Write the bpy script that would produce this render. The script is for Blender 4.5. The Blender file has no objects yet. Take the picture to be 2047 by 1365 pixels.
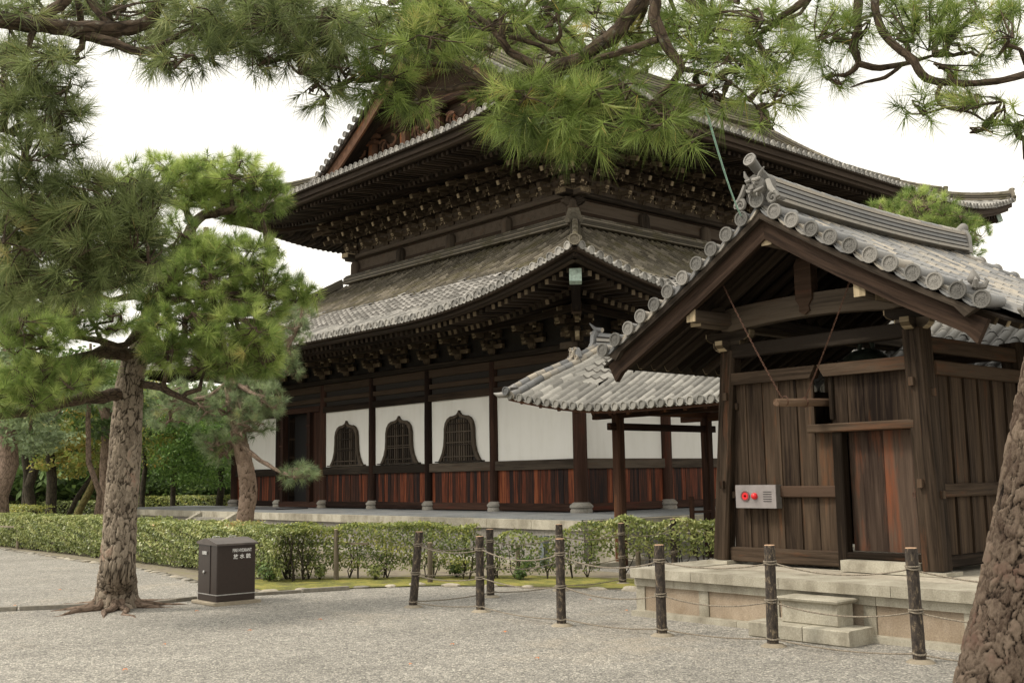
import bpy, math, random
import numpy as np
from mathutils import Vector, Matrix

random.seed(7); RNG = np.random.default_rng(7)
scene = bpy.context.scene
COL = scene.collection

# ---------------------------------------------------------------- camera
F_PX, PITCH, ROLL, YAW = 2157.0, 0.1260, 0.0162, 0.8492
CAM = np.array([18.168, -18.071, 1.6]); PW, PH = 2047.0, 1365.0
def cam_basis():
    cy, sy, cp, sp = math.cos(YAW), math.sin(YAW), math.cos(PITCH), math.sin(PITCH)
    f = np.array([-sy*cp, cy*cp, sp]); r = np.array([cy, sy, 0.0]); u = np.cross(r, f)
    c, s = math.cos(ROLL), math.sin(ROLL)
    return c*r - s*u, s*r + c*u, f
RR, UU, FF = cam_basis()
cam_data = bpy.data.cameras.new('camera'); cam = bpy.data.objects.new('camera', cam_data); COL.objects.link(cam)
cam_data.sensor_width = 36.0; cam_data.lens = 36.0*F_PX/PW
cam_data.clip_start = 0.1; cam_data.clip_end = 2000
M = Matrix.Identity(4)
for i in range(3):
    M[i][0] = RR[i]; M[i][1] = UU[i]; M[i][2] = -FF[i]; M[i][3] = CAM[i]
cam.matrix_world = M
scene.camera = cam

# ---------------------------------------------------------------- sky, sun, exposure
SUN_EL, SUN_AZ = 52.0, -150.0        # azimuth measured from +y towards +x, degrees
world = bpy.data.worlds.new('World'); scene.world = world; world.use_nodes = True
wn = world.node_tree.nodes; wl = world.node_tree.links; wn.clear()
sky = wn.new('ShaderNodeTexSky'); sky.sky_type = 'NISHITA'; sky.sun_disc = False
sky.sun_elevation = math.radians(SUN_EL); sky.sun_rotation = math.radians(SUN_AZ)
sky.air_density = 1.0; sky.dust_density = 6.0; sky.ozone_density = 1.0
hs = wn.new('ShaderNodeHueSaturation'); hs.inputs['Saturation'].default_value = 0.05; hs.inputs['Value'].default_value = 1.0
ov = wn.new('ShaderNodeMix'); ov.data_type = 'RGBA'; ov.inputs['Factor'].default_value = 0.78   # even overcast layer
tc = wn.new('ShaderNodeTexCoord'); cn = wn.new('ShaderNodeTexNoise'); cn.inputs['Scale'].default_value = 2.2; cn.inputs['Detail'].default_value = 5
wl.new(tc.outputs['Generated'], cn.inputs['Vector']); cr = wn.new('ShaderNodeValToRGB'); wl.new(cn.outputs[0], cr.inputs[0])
cr.color_ramp.elements[0].position = .34; cr.color_ramp.elements[0].color = (4.5, 4.35, 3.95, 1); cr.color_ramp.elements[1].position = .6; cr.color_ramp.elements[1].color = (6.9, 6.55, 5.75, 1)
wl.new(cr.outputs[0], ov.inputs[7])
bg = wn.new('ShaderNodeBackground'); bg.inputs['Strength'].default_value = 0.15
wo = wn.new('ShaderNodeOutputWorld')
wl.new(sky.outputs[0], hs.inputs['Color']); wl.new(hs.outputs[0], ov.inputs[6]); wl.new(ov.outputs[2], bg.inputs['Color'])
wl.new(bg.outputs[0], wo.inputs['Surface'])
sun_d = bpy.data.lights.new('sun', 'SUN'); sun_d.energy = 1.5; sun_d.angle = math.radians(12); sun_d.color = (1.0, 0.90, 0.75)
sun = bpy.data.objects.new('sun', sun_d); COL.objects.link(sun)
az = math.radians(SUN_AZ); el = math.radians(SUN_EL)
sdir = Vector((math.sin(az)*math.cos(el), math.cos(az)*math.cos(el), math.sin(el)))
sun.rotation_euler = sdir.to_track_quat('Z', 'Y').to_euler()
sun.location = sdir*60
scene.view_settings.view_transform = 'Standard'; scene.view_settings.look = 'None'
scene.view_settings.exposure = 0.84; scene.view_settings.gamma = 1.0
scene.cycles.max_bounces = 6; scene.cycles.transparent_max_bounces = 8

# ---------------------------------------------------------------- helpers
def at(u, v, D):
    """point of the photograph's ray (u, v) at horizontal distance D metres"""
    d = FF*F_PX + RR*(u-PW/2) + UU*(PH/2-v)
    return CAM + d*D/math.hypot(d[0], d[1])
def ground_at(u, v, z=0.0):
    d = FF*F_PX + RR*(u-PW/2) + UU*(PH/2-v)
    return CAM + d*(z-CAM[2])/d[2]
WLOC = {}
def put(o, parent, wloc):
    COL.objects.link(o)
    WLOC[o.name] = np.array(wloc, float)
    if parent is not None:
        o.parent = parent
        o.location = tuple(np.array(wloc, float) - WLOC[parent.name])
    else:
        o.location = tuple(wloc)
    return o
def tag(o, label=None, cat=None, group=None, kind=None):
    if label: o['label'] = label
    if cat: o['category'] = cat
    if group: o['group'] = group
    if kind: o['kind'] = kind
    return o
def thing(name, label, cat, loc, group=None):
    o = bpy.data.objects.new(name, None); o.empty_display_size = 0.3
    put(o, None, loc); return tag(o, label, cat, group)
def clone(o, parent, wloc, rotz=None):
    c = o.copy(); put(c, parent, wloc)
    if rotz is not None: c.rotation_euler = (0, 0, rotz)
    return c
def nrm(v):
    v = np.asarray(v, float); return v/max(1e-9, np.linalg.norm(v))

class MB:
    """collects geometry in world space, builds ONE mesh object"""
    def __init__(s): s.V = []; s.n = 0; s.L = []; s.C = []; s.m = []; s.sm = []; s.r = []; s.g = []
    def add(s, V, F, mat=0, smooth=False, rnd=None, gc=None):
        V = np.asarray(V, float).reshape(-1, 3)
        s.V.append(V); s.g.append(V*1.0 if gc is None else np.asarray(gc, float).reshape(-1, 3))
        if isinstance(F, np.ndarray):
            s.L.append((F + s.n).ravel()); nf = len(F); s.C.append(np.full(nf, F.shape[1]))
        else:
            nf = len(F); s.L.append(np.array([i + s.n for f in F for i in f], dtype=np.int64)); s.C.append(np.array([len(f) for f in F]))
        s.m.append(np.full(nf, mat) if np.isscalar(mat) else np.asarray(mat)); s.sm.append(np.full(nf, smooth))
        if rnd is None: rnd = random.random()
        s.r.append(np.full(nf, rnd, float) if np.isscalar(rnd) else np.asarray(rnd, float))
        s.n += len(V); return s
    def box(s, c, size, R=None, mat=0, taper=1.0, bev=0.0, rnd=None, mats=None):
        """box centred on c; columns of R are its own axes; gc keeps the long axis as x; bev chamfers edges along the long axis"""
        sx, sy, sz = [a/2 for a in size]
        k = int(np.argmax(size)); order = [k] + [i for i in (0, 1, 2) if i != k]
        if bev <= 0:
            P = np.array([(x*sx, y*sy, z*sz) for z in (-1, 1) for y in (-1, 1) for x in (-1, 1)], float)
            P[4:, :2] *= taper
            F = [(0, 2, 3, 1), (4, 5, 7, 6), (0, 1, 5, 4), (2, 6, 7, 3), (0, 4, 6, 2), (1, 3, 7, 5)]
        else:
            a, b = order[1], order[2]; h = [sx, sy, sz]; P = []
            for e in (-1, 1):
                for (p, q) in [(-1, -1+0), (1, -1), (1, 1), (-1, 1)]:
                    for t in (0, 1):
                        co = [0, 0, 0]; co[k] = e*h[k]
                        # two points per corner
                        first = (p*q < 0) ^ (t == 1)
                        co[a] = p*(h[a]-(bev if first else 0)); co[b] = q*(h[b]-(0 if first else bev))
                        P.append(co)
            P = np.array(P, float); n = 8
            F = [tuple(range(n-1, -1, -1)), tuple(range(n, 2*n))] + [(i, (i+1) % n, n+(i+1) % n, n+i) for i in range(n)]
        g = P[:, order] + np.array([random.uniform(-50, 50), random.uniform(-50, 50), random.uniform(-50, 50)])
        if R is not None: P = P @ np.asarray(R).T
        s.add(P + np.asarray(c, float), F, mat if mats is None else mats, False, rnd, g); return s
    def beam(s, p0, p1, w, h, up=(0, 0, 1), mat=0, bev=0.0, rnd=None, mats=None):
        p0 = np.asarray(p0, float); p1 = np.asarray(p1, float); x = nrm(p1-p0)
        y = nrm(np.cross(up, x)); z = np.cross(x, y)
        L = np.linalg.norm(p1-p0)
        size = (L, w, h)
        s.box((p0+p1)/2, size, np.stack([x, y, z], 1), mat, 1.0, bev if L > max(w, h) else 0, rnd, mats); return s
    def loft(s, rings, mat=0, smooth=True, cap=True, rnd=None, closed=True, glen=None):
        rings = [np.asarray(r, float) for r in rings]; n = len(rings[0]); V = np.concatenate(rings)
        F = []; m = n if closed else n-1
        for i in range(len(rings)-1):
            for j in range(m):
                k = (j+1) % n; F.append((i*n+j, i*n+k, (i+1)*n+k, (i+1)*n+j))
        g = []; L = 0.0; off = np.array([random.uniform(-50, 50) for _ in range(3)])
        for i, r in enumerate(rings):
            if i: L += np.linalg.norm(r.mean(0) - rings[i-1].mean(0))
            c = r.mean(0); rad = np.linalg.norm(r-c, axis=1).mean()
            ang = np.arange(n)*2*math.pi/n
            g.append(np.stack([np.full(n, L), np.cos(ang)*rad, np.sin(ang)*rad], 1) + off)
        s.add(V, F, mat, smooth, rnd, np.concatenate(g))
        if cap and closed:
            r = rings[0]; s.add(r, [tuple(range(n-1, -1, -1))], mat, False, rnd, g[0]); r = rings[-1]; s.add(r, [tuple(range(n))], mat, False, rnd, g[-1])
        return s
    def tube(s, pts, rad, n=8, mat=0, cap=True, smooth=True, jit=0.0, rnd=None):
        pts = [np.asarray(p, float) for p in pts]
        if np.isscalar(rad): rad = [rad]*len(pts)
        rings = []; ref = None
        for i, p in enumerate(pts):
            t = nrm(pts[min(i+1, len(pts)-1)] - pts[max(i-1, 0)])
            if ref is None:
                ref = np.array([0, 0, 1.0]) if abs(t[2]) < .9 else np.array([1.0, 0, 0])
            a = nrm(np.cross(ref, t)); b = np.cross(t, a); ref = b
            ang = np.arange(n)*2*math.pi/n
            r = rad[i]*(1 + (RNG.uniform(-jit, jit, n) if jit else 0))
            rings.append(p + np.outer(np.cos(ang)*r, a) + np.outer(np.sin(ang)*r, b))
        return s.loft(rings, mat, smooth, cap, rnd)
    def cyl(s, c, r0, r1, h, axis=(0, 0, 1), n=16, mat=0, smooth=True, rnd=None):
        a = nrm(axis); c = np.asarray(c, float); return s.tube([c, c+a*h], [r0, r1], n, mat, True, smooth, 0, rnd)
    def lathe(s, c, prof, n=16, mat=0, axis=(0, 0, 1), rnd=None, smooth=True):
        """prof: (radius, height) pairs along axis from c"""
        a = nrm(axis); u = nrm(np.cross(a, (0.31, 0.7, 0.1) if abs(a[2]) > .9 else (0, 0, 1))); v = np.cross(a, u)
        ang = np.arange(n)*2*math.pi/n; c = np.asarray(c, float)
        rings = [c + a*h + np.outer(np.cos(ang)*r, u) + np.outer(np.sin(ang)*r, v) for r, h in prof]
        return s.loft(rings, mat, smooth, True, rnd)
    def prism(s, poly, o, ex, ey, ez, t, mat=0, rnd=None, gscale=1.0):
        """flat polygon in (ex, ey) extruded by t along ez from o"""
        poly = np.asarray(poly, float); n = len(poly); o = np.asarray(o, float)
        ex, ey, ez = [np.asarray(a, float) for a in (ex, ey, ez)]
        A = o + np.outer(poly[:, 0], ex) + np.outer(poly[:, 1], ey); B = A + ez*t
        F = [tuple(range(n-1, -1, -1)), tuple(range(n, 2*n))] + [(i, (i+1) % n, n+(i+1) % n, n+i) for i in range(n)]
        g0 = np.concatenate([poly, np.zeros((n, 1))], 1); off = np.random.default_rng(s.n+3).uniform(-40, 40, 3)
        s.add(np.concatenate([A, B]), F, mat, False, rnd, np.concatenate([g0+off, g0+off+[0, 0, t]])); return s
    def build(s, name, mats, parent=None, loc=None, auto=True):
        V = np.concatenate(s.V); L = np.concatenate(s.L).astype(np.int32); C = np.concatenate(s.C).astype(np.int32)
        lo = V.min(0); hi = V.max(0)
        o0 = np.array([(lo[0]+hi[0])/2, (lo[1]+hi[1])/2, lo[2]]) if loc is None else np.asarray(loc, float)
        me = bpy.data.meshes.new(name)
        me.vertices.add(len(V)); me.vertices.foreach_set('co', (V-o0).ravel())
        me.loops.add(len(L)); me.loops.foreach_set('vertex_index', L)
        st = np.concatenate([[0], np.cumsum(C)[:-1]]).astype(np.int32)
        me.polygons.add(len(C)); me.polygons.foreach_set('loop_start', st)
        me.polygons.foreach_set('material_index', np.concatenate(s.m).astype(np.int32))
        sm = np.concatenate(s.sm).astype(bool); me.polygons.foreach_set('use_smooth', sm)
        me.update(calc_edges=True)
        a = me.attributes.new('rnd', 'FLOAT', 'FACE'); a.data.foreach_set('value', np.concatenate(s.r).astype(np.float32))
        a = me.attributes.new('gc', 'FLOAT_VECTOR', 'POINT'); a.data.foreach_set('vector', np.concatenate(s.g).astype(np.float32).ravel())
        for k_, v_ in getattr(s, 'extra', {}).items():
            a = me.attributes.new(k_, 'FLOAT', 'POINT'); a.data.foreach_set('value', np.asarray(v_, np.float32))
        me.validate()
        if auto and sm.any(): me.set_sharp_from_angle(angle=math.radians(40))
        for m in (mats if isinstance(mats, (list, tuple)) else [mats]): me.materials.append(m)
        o = bpy.data.objects.new(name, me)
        return put(o, parent, o0)

# ---------------------------------------------------------------- materials
def new_mat(name):
    m = bpy.data.materials.new(name); m.use_nodes = True
    nt = m.node_tree; b = nt.nodes['Principled BSDF']; return m, nt, b
def attr(nt, name, out='Fac'):
    a = nt.nodes.new('ShaderNodeAttribute'); a.attribute_name = name; return a.outputs[out]
def ramp(nt, fac, stops, interp='LINEAR'):
    r = nt.nodes.new('ShaderNodeValToRGB'); r.color_ramp.interpolation = interp
    e = r.color_ramp.elements
    while len(e) < len(stops): e.new(0.5)
    for i, (p, c) in enumerate(stops): e[i].position = p; e[i].color = (*c, 1)
    nt.links.new(fac, r.inputs[0]); return r.outputs[0]
def noise(nt, vec, scale, detail=4, rough=.6, out='Fac', dist=0.0):
    n = nt.nodes.new('ShaderNodeTexNoise'); n.inputs['Scale'].default_value = scale
    n.inputs['Detail'].default_value = detail; n.inputs['Roughness'].default_value = rough; n.inputs['Distortion'].default_value = dist
    nt.links.new(vec, n.inputs['Vector']); return n.outputs[out]
def mapping(nt, vec, scale=(1, 1, 1)):
    m = nt.nodes.new('ShaderNodeMapping'); m.inputs['Scale'].default_value = scale; nt.links.new(vec, m.inputs[0]); return m.outputs[0]
def mix(nt, a, b, f, mode='MIX'):
    n = nt.nodes.new('ShaderNodeMix'); n.data_type = 'RGBA'; n.blend_type = mode
    for k, x in ((6, a), (7, b), (0, f)):
        if hasattr(x, 'is_linked') or hasattr(x, 'links'): nt.links.new(x, n.inputs[k])
        elif isinstance(x, (int, float)): n.inputs[k].default_value = x
        else: n.inputs[k].default_value = (*x, 1)
    return n.outputs[2]
def mth(nt, op, a, b=0.0):
    n = nt.nodes.new('ShaderNodeMath'); n.operation = op
    for k, x in ((0, a), (1, b)):
        if isinstance(x, (int, float)): n.inputs[k].default_value = x
        else: nt.links.new(x, n.inputs[k])
    return n.outputs[0]
def mrange(nt, v, a, b, c=0.0, d=1.0):
    n = nt.nodes.new('ShaderNodeMapRange')
    for k, x in ((1, a), (2, b), (3, c), (4, d)): n.inputs[k].default_value = x
    nt.links.new(v, n.inputs[0]); return n.outputs[0]
def bump(nt, b, h, strength=.5, dist=.01, prev=None):
    n = nt.nodes.new('ShaderNodeBump'); n.inputs['Strength'].default_value = strength; n.inputs['Distance'].default_value = dist
    nt.links.new(h, n.inputs['Height'])
    if prev is not None: nt.links.new(prev, n.inputs['Normal'])
    nt.links.new(n.outputs[0], b.inputs['Normal']); return n.outputs[0]
def pos(nt): 
    g = nt.nodes.new('ShaderNodeNewGeometry'); return g.outputs['Position']

def wood(name, dark, light, accent=None, acc_lo=.58, acc_hi=.8, rough=.75, rv=.6, rnd_w=.35):
    m, nt, b = new_mat(name); gc = attr(nt, 'gc', 'Vector'); rn = attr(nt, 'rnd')
    g1 = noise(nt, mapping(nt, gc, (1.2, 26, 26)), 1.0, 6, .65, dist=.4)
    g2 = noise(nt, mapping(nt, gc, (.35, 5, 5)), 1.0, 4, .6)
    f = mth(nt, 'ADD', mth(nt, 'MULTIPLY', g1, .55), mth(nt, 'ADD', mth(nt, 'MULTIPLY', g2, .45), mth(nt, 'MULTIPLY', mth(nt, 'SUBTRACT', rn, .5), rnd_w)))
    c = ramp(nt, f, [(.36, dark), (.66, light)])
    if accent:
        a = noise(nt, mapping(nt, gc, (.5, 3.5, 3.5)), 1.3, 5, .7)
        a = mth(nt, 'ADD', a, mth(nt, 'MULTIPLY', mth(nt, 'SUBTRACT', rn, .5), .12))
        c = mix(nt, c, accent, mrange(nt, a, acc_lo, acc_hi))
    nt.links.new(c, b.inputs['Base Color']); b.inputs['Roughness'].default_value = rough
    b.inputs['Specular IOR Level'].default_value = .08
    bump(nt, b, g1, .9, .008); return m

M_WOOD = wood('weathered_dark_wood', (.012, .008, .006), (.060, .042, .029), (.085, .034, .016), .62, .9)
M_BEAM = wood('grey_brown_wood', (.022, .017, .013), (.10, .079, .06), (.08, .04, .022), .62, .9)
M_TOWER = wood('tower_board_wood', (.012, .008, .006), (.092, .064, .043), (.15, .06, .026), .6, .86, rnd_w=.17)
M_TPOST = wood('tower_post_wood', (.013, .009, .006), (.088, .062, .043), (.15, .06, .028), .58, .84)
M_REDEDGE = wood('reddish_barge_wood', (.016, .010, .007), (.072, .046, .032), (.13, .045, .026), .62, .92)
M_RAFT = wood('rafter_wood', (.016, .012, .009), (.06, .045, .034))
M_END = wood('pale_end_grain', (.09, .068, .042), (.42, .34, .225), rnd_w=.7)
M_BRKT = wood('grey_brown_bracket_wood', (.030, .022, .015), (.155, .118, .08))
M_REND = wood('rafter_end_grain', (.03, .023, .016), (.16, .125, .085), rnd_w=.8)
M_COL = wood('red_brown_column_wood', (.014, .008, .006), (.065, .034, .024), (.12, .024, .014), .58, .85)
M_GABLE = wood('orange_brown_gable_wood', (.022, .013, .009), (.12, .066, .042), (.42, .14, .045), .6, .8)
M_NEW = wood('reddish_upright_wood', (.018, .010, .007), (.085, .042, .026), (.2, .085, .035), .56, .85)

def red_boards():
    m, nt, b = new_mat('red_stained_boards'); gc = attr(nt, 'gc', 'Vector'); rn = attr(nt, 'rnd')
    g1 = noise(nt, mapping(nt, gc, (.9, 16, 16)), 1, 5, .7)
    g2 = noise(nt, mapping(nt, gc, (1.1, 40, 40)), 1, 3, .7)
    f = mth(nt, 'ADD', mth(nt, 'MULTIPLY', g1, .7), mth(nt, 'ADD', mth(nt, 'MULTIPLY', g2, .3), mth(nt, 'MULTIPLY', mth(nt, 'SUBTRACT', rn, .5), .24)))
    c = ramp(nt, f, [(.38, (.012, .007, .007)), (.49, (.05, .018, .009)), (.59, (.13, .032, .014)), (.72, (.27, .085, .032))])
    nt.links.new(c, b.inputs['Base Color']); b.inputs['Roughness'].default_value = .6; b.inputs['Specular IOR Level'].default_value = .15
    bump(nt, b, g2, .5, .005); return m
M_REDB = red_boards()

def plaster():
    m, nt, b = new_mat('white_plaster'); p = pos(nt)
    n = noise(nt, p, .9, 5, .6); n2 = noise(nt, mapping(nt, p, (3, 3, .6)), 1.5, 4, .6)
    c = ramp(nt, mth(nt, 'ADD', mth(nt, 'MULTIPLY', n, .5), mth(nt, 'MULTIPLY', n2, .5)), [(.3, (.70, .68, .63)), (.5, (.77, .755, .71)), (.7, (.80, .785, .745))])
    nt.links.new(c, b.inputs['Base Color']); b.inputs['Roughness'].default_value = .9
    bump(nt, b, noise(nt, p, 30, 4), .15, .01); return m
M_PLASTER = plaster()

def tile(name, stops, spec=.25, rough=.45, moss=0.0, mosscol=(.10, .10, .04), dirt=.5):
    m, nt, b = new_mat(name); rn = attr(nt, 'rnd'); p = pos(nt)
    n = noise(nt, p, 3.0, 5, .65); n2 = noise(nt, p, 22, 4, .7)
    f = mth(nt, 'ADD', mth(nt, 'MULTIPLY', rn, .55), mth(nt, 'ADD', mth(nt, 'MULTIPLY', n, .3), mth(nt, 'MULTIPLY', n2, .22)))
    c = ramp(nt, f, stops)
    if moss:
        mm = mrange(nt, noise(nt, p, 1.3, 6, .7), 1-moss, 1-moss+.12)
        c = mix(nt, c, mosscol, mm)
    d = mrange(nt, noise(nt, p, 9, 6, .75), .56, .7, 0, dirt)
    c = mix(nt, c, (.075, .065, .052), d)
    nt.links.new(c, b.inputs['Base Color']); b.inputs['Roughness'].default_value = rough
    b.inputs['Specular IOR Level'].default_value = spec
    bump(nt, b, n2, .35, .006); return m
M_TILE = tile('silver_grey_tile', [(.2, (.13, .125, .113)), (.5, (.215, .207, .19)), (.8, (.34, .325, .295))], moss=.36, mosscol=(.17, .13, .08), dirt=.6)
M_TILE_OLD = tile('weathered_brown_grey_tile', [(.2, (.06, .052, .038)), (.55, (.125, .11, .083)), (.85, (.25, .22, .17))], moss=.5, mosscol=(.10, .088, .05), rough=.7, dirt=.7)
M_TILE_MID = tile('flat_patched_tile', [(.2, (.11, .105, .095)), (.5, (.23, .22, .20)), (.85, (.42, .40, .37))], rough=.55, dirt=.5)
M_TILE_T = tile('blue_grey_tower_tile', [(.2, (.095, .097, .098)), (.42, (.18, .18, .18)), (.60, (.235, .222, .20)), (.85, (.37, .325, .26))], dirt=.5)
M_TILE_W = tile('pale_walkway_tile', [(.2, (.13, .125, .113)), (.5, (.20, .193, .175)), (.85, (.30, .288, .26))], dirt=.4)
M_ONI = tile('ornament_tile', [(.2, (.12, .115, .105)), (.6, (.2, .19, .175)), (.9, (.3, .285, .26))], dirt=.5, rough=.6)
M_DISC = tile('relief_disc_tile', [(.2, (.09, .087, .08)), (.6, (.17, .163, .15)), (.9, (.29, .275, .25))], dirt=.4, rough=.6)

def stone(name, c0, c1, scale=60, grain=.25, stain=(.16, .13, .09), st=.5, rough=.85):
    m, nt, b = new_mat(name); p = pos(nt); rn = attr(nt, 'rnd')
    n = noise(nt, p, scale, 3, .7); n2 = noise(nt, p, 1.8, 5, .65)
    f = mth(nt, 'ADD', mth(nt, 'MULTIPLY', n, .55), mth(nt, 'ADD', mth(nt, 'MULTIPLY', n2, .35), mth(nt, 'MULTIPLY', rn, .15)))
    c = ramp(nt, f, [(.35, c0), (.65, c1)])
    c = mix(nt, c, stain, mrange(nt, noise(nt, mapping(nt, p, (2, 2, 1)), 1.4, 6, .7), .44, .66, 0, st))
    nt.links.new(c, b.inputs['Base Color']); b.inputs['Roughness'].default_value = rough
    bump(nt, b, n, grain, .01); return m
M_GRANITE = stone('pale_granite', (.24, .22, .17), (.46, .43, .35), 70, stain=(.13, .11, .075), st=.65)
M_PINKGRAN = stone('pinkish_granite', (.24, .19, .14), (.44, .36, .27), 70, stain=(.17, .12, .07), st=.6)
M_GREYST = stone('grey_foundation_stone', (.14, .13, .115), (.30, .285, .25), 20, .5)
M_SLAB = stone('blue_grey_paving', (.085, .095, .105), (.19, .205, .215), 25, .2, stain=(.26, .25, .22), st=.5)
M_EDGE = stone('pale_edging_stone', (.22, .19, .145), (.46, .42, .34), 18, .5)
M_MOUND = stone('cement_mound', (.20, .17, .125), (.34, .295, .22), 40, .4)
M_KERB = stone('rough_grey_kerb', (.13, .12, .10), (.27, .25, .21), 18, .5)

def gravel():
    m, nt, b = new_mat('grey_gravel'); p = pos(nt)
    v = nt.nodes.new('ShaderNodeTexVoronoi'); v.inputs['Scale'].default_value = 68; nt.links.new(p, v.inputs['Vector'])
    v2 = nt.nodes.new('ShaderNodeTexVoronoi'); v2.inputs['Scale'].default_value = 24; nt.links.new(p, v2.inputs['Vector'])
    sp = nt.nodes.new('ShaderNodeSeparateColor'); nt.links.new(v.outputs['Color'], sp.inputs[0])
    sp2 = nt.nodes.new('ShaderNodeSeparateColor'); nt.links.new(v2.outputs['Color'], sp2.inputs[0])
    big = noise(nt, p, .35, 5, .6); mid = noise(nt, p, 2.2, 5, .7)
    c = ramp(nt, sp.outputs[0], [(0, (.078, .074, .067)), (.5, (.232, .218, .192)), (.86, (.385, .36, .31)), (1, (.68, .63, .53))])
    c2 = ramp(nt, sp2.outputs[1], [(0, (.12, .116, .105)), (.6, (.255, .246, .225)), (1, (.45, .43, .38))])
    c = mix(nt, c, c2, .35)
    c = mix(nt, c, (.30, .25, .18), mrange(nt, mth(nt, 'ADD', mth(nt, 'MULTIPLY', big, .6), mth(nt, 'MULTIPLY', mid, .4)), .53, .68, 0, .45))
    c = mix(nt, c, (.075, .07, .062), mrange(nt, v.outputs['Distance'], .55, .95, 0, .75))
    sc = mrange(nt, mth(nt, 'ADD', mth(nt, 'MULTIPLY', mid, .4), mth(nt, 'MULTIPLY', noise(nt, mapping(nt, p, (1, .35, 1)), .7, 6, .7), .6)), .36, .64, .84, 1.22)
    c = mix(nt, c, sc, 1.0, 'MULTIPLY')
    nt.links.new(c, b.inputs['Base Color']); b.inputs['Roughness'].default_value = .92
    h = mth(nt, 'SUBTRACT', 1.0, v.outputs['Distance'])
    n1 = bump(nt, b, h, .8, .012); bump(nt, b, mid, .5, .05, n1); return m
M_GRAVEL = gravel()

def mossy():
    m, nt, b = new_mat('yellow_green_moss'); p = pos(nt)
    n = noise(nt, p, 2.2, 6, .7); n2 = noise(nt, p, 40, 3, .7)
    f = mth(nt, 'ADD', mth(nt, 'MULTIPLY', n, .65), mth(nt, 'MULTIPLY', n2, .35))
    c = ramp(nt, f, [(.38, (.12, .085, .04)), (.46, (.10, .11, .022)), (.53, (.22, .21, .035)), (.60, (.27, .22, .06)), (.68, (.24, .17, .09))])
    nt.links.new(c, b.inputs['Base Color']); b.inputs['Roughness'].default_value = .95
    bump(nt, b, n2, .8, .02); return m
M_MOSS = mossy()
def soil():
    m, nt, b = new_mat('bare_garden_soil'); p = pos(nt)
    c = ramp(nt, noise(nt, p, 3, 7, .7), [(.35, (.13, .105, .075)), (.5, (.22, .19, .14)), (.7, (.17, .16, .06))])
    nt.links.new(c, b.inputs['Base Color']); b.inputs['Roughness'].default_value = .95
    bump(nt, b, noise(nt, p, 40, 4), .6, .02); return m
M_SOIL = soil()

def bark(name, dark, mid, light, red=None, sc=1.0, redamt=.62, lichen=None):
    """rough bark: stringy noise; on modelled plates the crk / plate attributes drive it"""
    m, nt, b = new_mat(name); gc = attr(nt, 'gc', 'Vector')
    w = noise(nt, gc, 4*sc, 4, .7, 'Color'); warped = mix(nt, mapping(nt, gc, (6*sc, 16*sc, 16*sc)), w, .55, 'ADD')
    v = nt.nodes.new('ShaderNodeTexVoronoi'); v.feature = 'DISTANCE_TO_EDGE'; v.inputs['Scale'].default_value = 1.0; nt.links.new(warped, v.inputs['Vector'])
    n = noise(nt, mapping(nt, gc, (16, 40, 40)), 1.5, 7, .78); n2 = noise(nt, mapping(nt, gc, (3, 6, 6)), 1.5, 5, .65)
    c = ramp(nt, mth(nt, 'ADD', mth(nt, 'MULTIPLY', n, .6), mth(nt, 'MULTIPLY', n2, .4)), [(.32, mid), (.66, light)])
    if lichen: c = mix(nt, c, lichen, mrange(nt, noise(nt, gc, 14, 5, .7), .58, .66, 0, .7))
    crack = mrange(nt, mth(nt, 'ADD', v.outputs['Distance'], mth(nt, 'MULTIPLY', mth(nt, 'SUBTRACT', n2, .5), .35)), -.02, .16)
    c = mix(nt, dark, c, mrange(nt, crack, 0, 1, .3, 1))
    nt.links.new(c, b.inputs['Base Color']); b.inputs['Roughness'].default_value = .9; b.inputs['Specular IOR Level'].default_value = .2
    bump(nt, b, mth(nt, 'ADD', mth(nt, 'MULTIPLY', crack, .25), mth(nt, 'MULTIPLY', n, .7)), 1.0, .02); return m
def plate_bark(name, dark, mid, light, red, redw=.5):
    m, nt, b = new_mat(name); gc = attr(nt, 'gc', 'Vector'); ck = attr(nt, 'crk'); pl = attr(nt, 'plate')
    n = noise(nt, mapping(nt, gc, (18, 45, 45)), 1.5, 7, .78); n3 = noise(nt, gc, 3.0, 4, .6); n4 = noise(nt, mapping(nt, gc, (30, 60, 60)), 1, 4, .8)
    f = mth(nt, 'ADD', mth(nt, 'MULTIPLY', pl, .16), mth(nt, 'ADD', mth(nt, 'MULTIPLY', n, .6), mth(nt, 'MULTIPLY', n3, .3)))
    c = ramp(nt, f, [(.40, mid), (.68, light)])
    rm = mrange(nt, mth(nt, 'ADD', mth(nt, 'MULTIPLY', n3, .7), mth(nt, 'ADD', mth(nt, 'MULTIPLY', n, .25), mth(nt, 'MULTIPLY', pl, .15))), redw, redw+.12, 0, .7)
    c = mix(nt, c, red, rm)
    k = mrange(nt, mth(nt, 'ADD', ck, mth(nt, 'MULTIPLY', mth(nt, 'SUBTRACT', n4, .5), .35)), .05, .5, .0, 1)
    c = mix(nt, dark, c, k)
    nt.links.new(c, b.inputs['Base Color']); b.inputs['Roughness'].default_value = .92; b.inputs['Specular IOR Level'].default_value = .15
    bump(nt, b, mth(nt, 'ADD', n, mth(nt, 'MULTIPLY', n4, .5)), 1.0, .012); return m
M_BARK = plate_bark('grey_brown_plate_bark', (.026, .019, .013), (.15, .12, .092), (.37, .31, .24), (.22, .09, .06), .66)
M_BARK2P = plate_bark('brown_plate_bark', (.05, .034, .024), (.17, .12, .09), (.34, .255, .195), (.22, .10, .07), .7)
M_BARKR = plate_bark('thick_red_brown_plate_bark', (.011, .007, .005), (.075, .050, .037), (.29, .225, .17), (.13, .065, .05), .62)
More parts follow.
